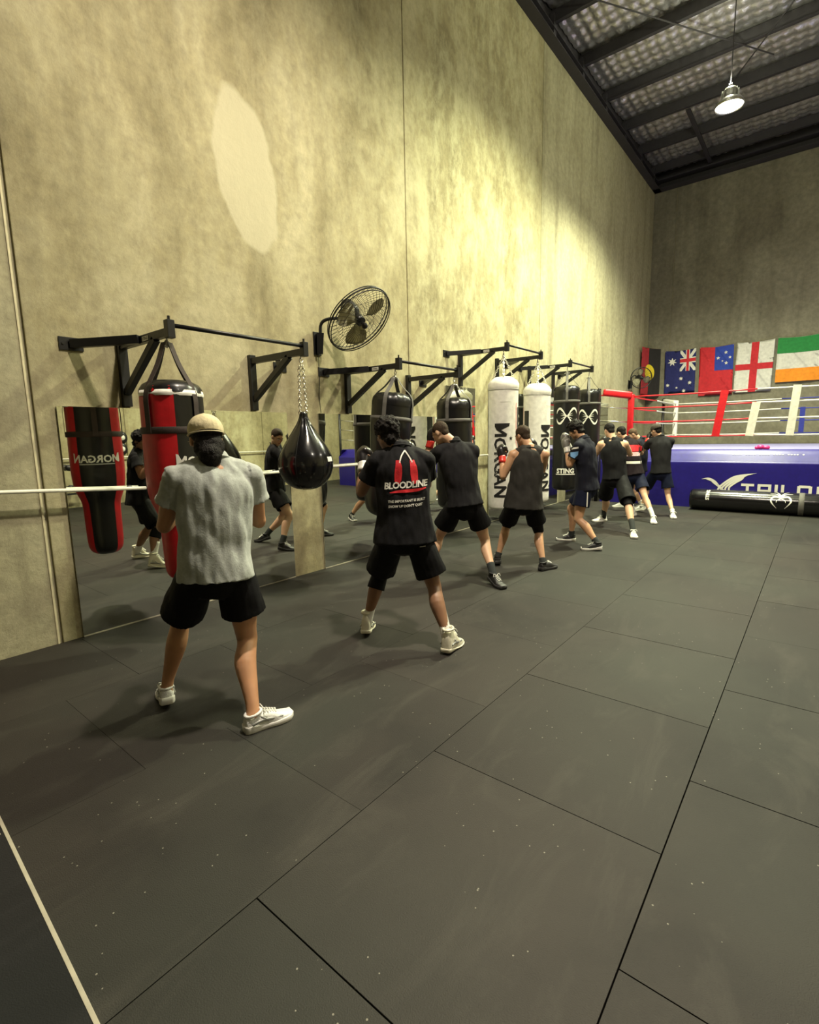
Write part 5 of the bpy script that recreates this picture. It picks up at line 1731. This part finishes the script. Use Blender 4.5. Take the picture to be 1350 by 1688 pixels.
    co = shift(obj('collar', q, top, None, True), off); co.parent = so
    # ---------------- shorts
    q = bmesh.new()
    tube(q, [V((pel.x, pel.y, hem_t + 0.06)), pel + V((0, 0, 0.02)), pel - V((0, 0, 0.09))], [(0.146 * gH, 0.106 * gH), (0.163 * gH, 0.120 * gH), (0.163 * gH, 0.122 * gH)], ref=lh, n=24, k=3)
    for k in range(2):
        t = min(0.98, (hips[k].z - hem_s) / max(0.05, (hips[k].z - kn[k].z)))
        p1 = hips[k].lerp(kn[k], t)
        out = (lh if k == 0 else -lh) * 0.008
        tube(q, [hips[k] + V((0, 0, 0.03)), hips[k].lerp(p1, 0.35) + out * 0.5, p1 + out], [(0.088 * gH, 0.108 * gH), (0.106 * gH, 0.114 * gH), (0.122 * gH, 0.118 * gH)], ref=lh, n=20, k=3, cup=True)
    def fold2(p, n_):
        return 0.006 * noise.noise(V((p.x * 14, p.y * 14, p.z * 5))) + 0.004 * noise.noise(p * 11)
    shorts = remesh('shorts', q, vox, short, root, off, 2, fold2)
    q = bmesh.new()
    tube(q, [V((pel.x, pel.y, hem_t + 0.045)) + lh * math.cos(t) * (0.150 * gH) + fh * math.sin(t) * (0.110 * gH) for t in [2 * PI * k / 28 for k in range(29)]], [0.006] * 29, n=6, k=1, dome=False)
    wo = shift(obj('waistband', q, short, None, True), off); wo.parent = shorts
    # ---------------- socks, leggings
    for k in leggings:
        q = bmesh.new()
        e_ = leggings[k]
        pts = [hips[k].lerp(kn[k], t) for t in (0.4, 0.6, 0.8, 0.92)] + ([kn[k], kn[k].lerp(ank[k], 0.12) - fdir[k] * 0.006, kn[k].lerp(ank[k], 0.22) - fdir[k] * 0.014, kn[k].lerp(ank[k], e_) - fdir[k] * 0.020] if e_ > 0.25 else [kn[k], kn[k].lerp(ank[k], 0.12) - fdir[k] * 0.006] if e_ > 0.1 else [kn[k]])
        rd = [0.088, 0.086, 0.073, 0.067, 0.064, 0.066, 0.069, 0.070][:len(pts)]
        tube(q, pts, [r * gH for r in rd], n=18, k=3, dome=False)
        shift(obj('legging', q, short, root, True), off)
    if socks:
        for k in range(2):
            q = bmesh.new()
            top_ = ank[k].lerp(kn[k], (sock_z[1] - 0.085) / 0.40)
            tube(q, [ank[k] - V((0, 0, 0.02)), ank[k].lerp(top_, 0.5), top_], [(0.041 * H, 0.045 * H), (0.040 * H, 0.043 * H), (0.044 * H, 0.047 * H)], ref=fdir[k].cross(V((0, 0, 1))), n=16, k=3, dome=False)
            shift(obj('sock', q, socks, root, True), off)
    # ---------------- gloves
    if gloves:
        for k in range(2):
            sg = 1 if k == 0 else -1
            d = (wr[k] - el[k]).normalized()
            pn = (neck - wr[k]); pn = (pn - d * pn.dot(d)).normalized(); lat = d.cross(pn) * sg
            q = bmesh.new()
            c = wr[k]
            tube(q, [c + d * 0.015, c + d * 0.055 - pn * 0.004, c + d * 0.105 - pn * 0.004, c + d * 0.145 + pn * 0.010], [(0.050, 0.043), (0.062, 0.052), (0.068, 0.056), (0.052, 0.044)], ref=lat, n=18, k=3)
            ball(q, c + d * 0.115 + pn * 0.035, (0.058, 0.040, 0.034), (lat, d, pn), 14)
            tube(q, [c + d * 0.035 + lat * 0.038, c + d * 0.075 + lat * 0.066 + pn * 0.02, c + d * 0.110 + lat * 0.050 + pn * 0.045], [0.022, 0.026, 0.019], n=12, k=2)
            go = remesh('boxing_glove', q, 0.008, gloves, root, off, 2)
            q = bmesh.new()
            tube(q, [c - d * 0.065, c - d * 0.02, c + d * 0.022], [(0.049, 0.045), (0.046, 0.042), (0.048, 0.043)], ref=lat, n=18, k=2, dome=False)
            u_ = shift(obj('glove_cuff', q, cuff, None, True), off); u_.parent = go
    return dict(root=root, shirt=so, shorts=shorts, off=off, pel=pel, neck=neck, lc=lc, fc=fc, su=su, sh=sh, el=el, kn=kn, hips=hips, lh=lh)

def U(x, y): return V((x, y, 0)).normalized()
def rel(neck, fc, f, l, dz):
    lc = V((-fc.y, fc.x, 0))
    return V(neck) + fc * f + lc * l + V((0, 0, dz))
def hint(fc, f, l, z):
    lc = V((-fc.y, fc.x, 0))
    return fc * f + lc * l + V((0, 0, z))

# 1 near man in grey
fc = U(-0.92, 0.39)
nk = (2.06, 1.525, 1.475)
p1 = person('man in grey t-shirt and backwards beige cap, nearest the camera, seen from behind', (2.05, 1.44), (2.085, 1.475, 0.90), nk, (2.018, 1.508, 1.600), (-0.92, 0.30, -0.18), fc, fc,
            [((1.745, 1.285), (1.47, 1.40), 0.035), ((2.325, 1.425), (2.385, 1.70), 0.0)],
            [rel(nk, fc, 0.28, 0.13, -0.20), rel(nk, fc, 0.26, -0.13, -0.20)], [hint(fc, -0.25, 0.62, -1.0), hint(fc, -0.2, -0.36, -1.0)], H=1.04, skin_m='skin_tan', top='shirt_grey',
            short='short_black', hem_s=0.60, hem_t=0.83, hair='hair_dark', hair_kind='long', shoes=('shoe_white', 'sole_white'), cap='cap_beige', gloves='glove_black', cuff='glove_black', vox=0.0075, near=True, girth=1.0, fold=0.014, sleeve=0.5)
# 2 man with the glove print
fc = U(-0.66, 0.75)
nk = (2.21, 2.97, 1.497)
p2 = person('man in oversized black t-shirt with red boxing glove print on the back', (2.28, 2.88), (2.25, 2.94, 0.88), nk, (2.10, 2.94, 1.612), (-0.93, 0.32, -0.22), fc, fc,
            [((1.93, 2.80), (1.80, 3.00), 0.03), ((2.64, 2.90), (2.60, 3.12), 0.02)],
            [rel(nk, fc, 0.24, 0.30, -0.12), rel(nk, fc, 0.30, -0.10, -0.08)], [hint(fc, -0.1, 0.35, -1.0), hint(fc, 0.0, -0.35, -1.0)], H=1.0, skin_m='skin_brown', top='shirt_black',
            short='short_black', hem_s=0.54, hem_t=0.80, hair='hair_dark', hair_kind='curly', shoes=('shoe_cream', 'shoe_cream'), boot=True, socks='sock_white', sock_z=(0.12, 0.31), gloves='glove_black', cuff='glove_white',
            leggings={0: 0.32}, vox=0.0075, near=True, girth=1.03, fold=0.012, loose=0.03)
# 3 leaning man
fc = U(-0.62, 0.78)
nk = (1.60, 4.62, 1.505)
p3 = person('man in plain black t-shirt leaning left with short brown hair', (1.66, 4.60), (1.70, 4.64, 0.86), nk, (1.455, 4.55, 1.625), (-0.93, 0.0, -0.50), fc, fc,
            [((1.38, 4.40), (1.15, 4.55), 0.02), ((1.97, 4.70), (2.16, 4.62), 0.05)],
            [rel(nk, fc, 0.22, 0.26, 0.02), rel(nk, fc, 0.33, 0.02, 0.0)], [hint(fc, 0.3, 0.5, -1.0), hint(fc, 0.3, -0.4, -1.0)], H=1.02, skin_m='skin_fair', top='shirt_charcoal',
            short='short_black', hem_s=0.60, hem_t=0.84, hair='hair_brown', hair_kind='crop', shoes=('shoe_black', 'sole_dark'), socks='sock_dark', sock_z=(0.1, 0.20), gloves='glove_black', cuff='glove_red', girth=1.0, fold=0.011)
# 4 tank top
fc = U(-0.50, 0.87)
nk = (2.04, 5.51, 1.44)
p4 = person('man in dark grey tank top with brown hair and red cuffed gloves', (1.96, 5.45), (1.99, 5.47, 0.82), nk, (1.94, 5.53, 1.575), (-0.93, 0.30, -0.30), fc, fc,
            [((1.69, 5.40), (1.56, 5.64), 0.02), ((2.21, 5.47), (2.28, 5.70), 0.0)],
            [rel(nk, fc, 0.10, 0.31, -0.12), rel(nk, fc, 0.26, -0.08, -0.06)], [hint(fc, -0.1, 0.4, -1.0), hint(fc, -0.1, -0.35, -1.0)], H=0.97, skin_m='skin_mid', top='shirt_olive', top_kind='tank',
            short='short_black', hem_s=0.55, hem_t=0.73, hair='hair_brown', hair_kind='short', shoes=('shoe_black', 'sole_dark'), socks='sock_dark', sock_z=(0.1, 0.14), gloves='glove_black', cuff='glove_red', leggings={0: -0.02, 1: -0.02}, fold=0.011, loose=0.045)
# 5 profile man
fc = U(-0.97, 0.05)
nk = (2.10, 7.08, 1.50)
p5 = person('dark haired man in navy t-shirt and navy shorts standing in profile', (2.15, 7.12), (2.16, 7.10, 0.85), nk, (1.985, 7.07, 1.635), (-0.90, -0.05, -0.42), fc, fc,
            [((2.46, 6.92), (2.20, 6.82), 0.02), ((1.93, 7.34), (1.66, 7.24), 0.0)],
            [rel(nk, fc, 0.20, 0.10, -0.12), rel(nk, fc, 0.26, -0.06, -0.06)], [hint(fc, 0.0, 0.2, -1.0), hint(fc, 0.1, -0.2, -1.0)], H=1.0, skin_m='skin_mid', top='shirt_navy',
            short='short_navy', hem_s=0.58, hem_t=0.80, hair='hair_dark', hair_kind='curly', shoes=('shoe_black', 'sole_white'), socks='sock_dark', sock_z=(0.1, 0.16), gloves='glove_grey', cuff='glove_white', vox=0.010, fold=0.011)
# 6 black tank top
fc = U(-0.45, 0.89)
nk = (1.97, 8.76, 1.48)
p6 = person('man in black tank top and knee tights hiding the men by the ring', (2.05, 8.76), (2.04, 8.74, 0.86), nk, (1.90, 8.80, 1.625), (-0.70, 0.62, -0.35), fc, fc,
            [((1.74, 9.32), (1.62, 9.16), 0.0), ((2.50, 8.20), (2.60, 7.97), 0.0)],
            [rel(nk, fc, 0.26, 0.14, -0.10), rel(nk, fc, 0.26, -0.14, -0.10)], [hint(fc, 0.1, 0.5, -1.0), hint(fc, 0.1, -0.8, -0.8)], H=1.0, skin_m='skin_fair', top='shirt_black', top_kind='tank',
            short='short_black', hem_s=0.50, hem_t=0.82, hair='hair_dark', hair_kind='short', shoes=('shoe_white', 'sole_white'), socks='sock_dark', sock_z=(0.1, 0.24), gloves='glove_black', cuff='glove_red', leggings={1: 0.15}, vox=0.011, girth=1.06,
            knees=[V((-0.5, 0.5, 0.2)), V((0.6, -0.6, 0.2))])
# 7 red shirt, half hidden
fc = U(-0.75, 0.66)
nk = (1.85, 9.98, 1.45)
p7 = person('man in red and pale striped shirt half hidden behind the black tank top', (2.08, 9.95), (2.02, 9.93, 0.83), nk, (1.74, 9.99, 1.58), (-0.85, 0.40, -0.35), fc, fc,
            [((1.99, 10.25), (1.92, 10.0), 0.0), ((2.44, 9.66), (2.54, 9.40), 0.03)],
            [rel(nk, fc, 0.28, 0.10, -0.10), rel(nk, fc, 0.22, -0.20, -0.16)], [hint(fc, 0.1, 0.4, -1.0), hint(fc, -0.1, -0.9, -0.7)], H=0.97, skin_m='skin_fair', top='shirt_red',
            short='short_navy', hem_s=0.55, hem_t=0.80, hair='hair_dark', hair_kind='short', shoes=('shoe_white', 'sole_white'), socks='sock_white', sock_z=(0.1, 0.24), gloves='glove_black', cuff='glove_red', vox=0.012)
# 8 young one in navy, in profile
fc = U(-0.96, 0.1)
nk = (1.80, 11.13, 1.43)
p8 = person('fair haired youth in navy shirt bowing his head, between the striped shirt and the ring', (1.72, 11.1), (1.80, 11.12, 0.82), nk, (1.66, 11.06, 1.545), (-0.85, -0.25, -0.50), fc, fc,
            [((1.95, 11.15), (1.76, 11.04), 0.0), ((1.52, 11.28), (1.26, 11.12), 0.0)],
            [rel(nk, fc, 0.22, 0.05, -0.14), rel(nk, fc, 0.24, -0.08, -0.10)], [hint(fc, -0.2, 0.5, -1.0), hint(fc, 0.1, -0.2, -1.0)], H=0.94, skin_m='skin_fair', top='shirt_navy',
            short='short_navy', hem_s=0.55, hem_t=0.78, hair='hair_light', hair_kind='short', shoes=('shoe_white', 'sole_white'), socks='sock_white', sock_z=(0.1, 0.2), gloves='glove_black', cuff='glove_red', vox=0.012)
# 9 rightmost
fc = U(-0.42, 0.90)
nk = (2.29, 10.60, 1.485)
p9 = person('man in charcoal t-shirt with dark cap, last in the row beside the blue ring', (2.33, 10.56), (2.33, 10.58, 0.84), nk, (2.20, 10.60, 1.605), (-0.85, 0.45, -0.40), fc, fc,
            [((2.04, 10.72), (1.90, 10.80), 0.04), ((2.60, 10.42), (2.68, 10.20), 0.0)],
            [rel(nk, fc, 0.28, 0.16, -0.05), rel(nk, fc, 0.30, -0.06, -0.04)], [hint(fc, 0.2, 0.5, -1.0), hint(fc, 0.2, -0.3, -1.0)], H=0.98, skin_m='skin_fair', top='shirt_charcoal',
            short='short_navy', hem_s=0.52, hem_t=0.80, hair='hair_dark', hair_kind='short', shoes=('shoe_white', 'sole_white'), socks='sock_white', sock_z=(0.1, 0.15), gloves='glove_black', cuff='glove_red', vox=0.012, cap='cap_dark', girth=0.94)

# ---------------- prints on the clothes
def shirt_print(p, bm, name, m, up, right=0.0, d=None, lift=0.004, parent=None, label=None):
    """bm flat, x to the right seen from behind, y up; placed on the back of the shirt"""
    t = tree_of(p['shirt'])
    fc_, lc_ = p['fc'], p['lc']
    c = p['pel'].lerp(p['neck'], up) - lc_ * right
    def ray(u, v):
        return c - lc_ * u + V((0, 0, v)) - fc_ * 0.6, fc_
    print_on(name, bm, t, ray, m, parent or p['shirt'], p['off'], lift, label)
def mit(cx, cy, s, lean):
    """outline of a hanging boxing glove"""
    pts = [(-0.30, 1.0), (0.20, 1.0), (0.30, 0.75), (0.42, 0.55), (0.46, 0.10), (0.40, -0.40), (0.20, -0.62), (-0.15, -0.66), (-0.36, -0.45), (-0.40, 0.0), (-0.34, 0.5)]
    return [(cx + s * (x + lean * (1 - y) * 0.3) * 0.62, cy + s * y) for x, y in pts]
shirt_print(p2, poly_bm([mit(-0.048, 0.0, 0.105, -0.35)], 0.015), 'glove_print', 'red_print', 0.72, 0.02)
shirt_print(p2, poly_bm([mit(0.054, 0.0, 0.105, 0.45)], 0.015), 'glove_print', 'red_print', 0.72, 0.02)
shirt_print(p2, strokes_bm([[(0.0, 0.175, 0.010), (-0.028, 0.13, 0.010), (-0.040, 0.085, 0.010)], [(0.0, 0.175, 0.010), (0.030, 0.13, 0.010), (0.052, 0.088, 0.010)]]), 'lace_print', 'white_print', 0.72, 0.02)
b = text_bm('BLOODLINE', 0.066, 0.03, 0.15, 0.92, 0.95, 0.015); b.transform(Matrix.Rotation(math.radians(3), 4, 'Z'))
shirt_print(p2, b, 'lettering', 'white_print', 0.565, 0.02, lift=0.007)
b = strokes_bm([[(-0.13, -0.01, 0.006), (-0.05, 0.0, 0.020), (0.06, 0.006, 0.022), (0.14, 0.018, 0.008)]]); dice(b, 0.015)
shirt_print(p2, b, 'red_swash', 'red_print', 0.525, 0.03, lift=0.006)
b = text_bm('THE IMPORTANT IS BUILT', 0.025, 0.03, 0.2, 1.0, 0.95, 0.015); b.transform(Matrix.Rotation(math.radians(3), 4, 'Z'))
shirt_print(p2, b, 'small_lettering', 'white_print', 0.40, 0.02)
b = text_bm("SHOW UP DON'T QUIT", 0.025, 0.03, 0.2, 1.0, 0.95, 0.015); b.transform(Matrix.Rotation(math.radians(3), 4, 'Z'))
shirt_print(p2, b, 'small_lettering', 'white_print', 0.34, 0.01)
# sleeve marks on man 5 (near sleeve) and stripe on his shorts
def side_print(p, o, bm, name, m, c, d, xr, lift=0.004):
    t = tree_of(o)
    up = V((0, 0, 1))
    def ray(u, v): return c + xr * u + up * v - d * 0.4, d
    print_on(name, bm, t, ray, m, o, p['off'], lift)
d5 = (p5['sh'][0] - V((4.68, 0, 1.6))); d5.z = 0; d5.normalize(); x5 = d5.cross(V((0, 0, 1)))
cs = p5['sh'][0].lerp(p5['el'][0], 0.45)
side_print(p5, p5['shirt'], poly_bm([[(-0.055, 0.035), (0.05, 0.05), (0.045, 0.0), (0.0, -0.045), (-0.05, -0.02)]], 0.02), 'blue_badge', 'blue_print', cs, d5, x5)
side_print(p5, p5['shirt'], poly_bm([[(-0.04, 0.075), (0.05, 0.09), (0.05, 0.112), (-0.04, 0.098)]], 0.02), 'white_badge', 'white_print', cs, d5, x5)
side_print(p5, p5['shorts'], poly_bm([[(-0.008, -0.16), (0.008, -0.16), (0.010, 0.04), (-0.004, 0.04)]], 0.02), 'side_stripe', 'white_print', p5['hips'][0] + V((0, 0, -0.08)) + x5 * 0.04, d5, x5)
# pale bands on man 7's shirt
M['pink_print'] = mat('pale pink print', (0.62, 0.40, 0.42), 0.6)
d7 = (p7['pel'] - V((4.68, 0, 1.2))); d7.z = 0; d7.normalize(); x7 = d7.cross(V((0, 0, 1)))
for z0, h_, m_ in ((1.24, 0.12, 'red_print'), (1.16, 0.07, 'pink_print'), (1.02, 0.045, 'white_print')):
    side_print(p7, p7['shirt'], poly_bm([[(-0.2, 0), (0.2, 0), (0.2, h_), (-0.2, h_)]], 0.03), 'pale_band', m_, V((p7['pel'].x, p7['pel'].y, z0)), d7, x7)
for p, c in ((p2, (0.02, -0.05)),):
    dd = (p['pel'] - V((4.68, 0, 1.0))); dd.z = 0; dd.normalize(); xx = dd.cross(V((0, 0, 1)))
    side_print(p, p['shorts'], poly_bm([[(-0.02, 0), (0.025, 0.004), (0.025, 0.012), (-0.02, 0.008)]], 0.02), 'small_print', 'grey_print', p['pel'] + xx * 0.13 - V((0, 0, 0.10)), dd, xx)
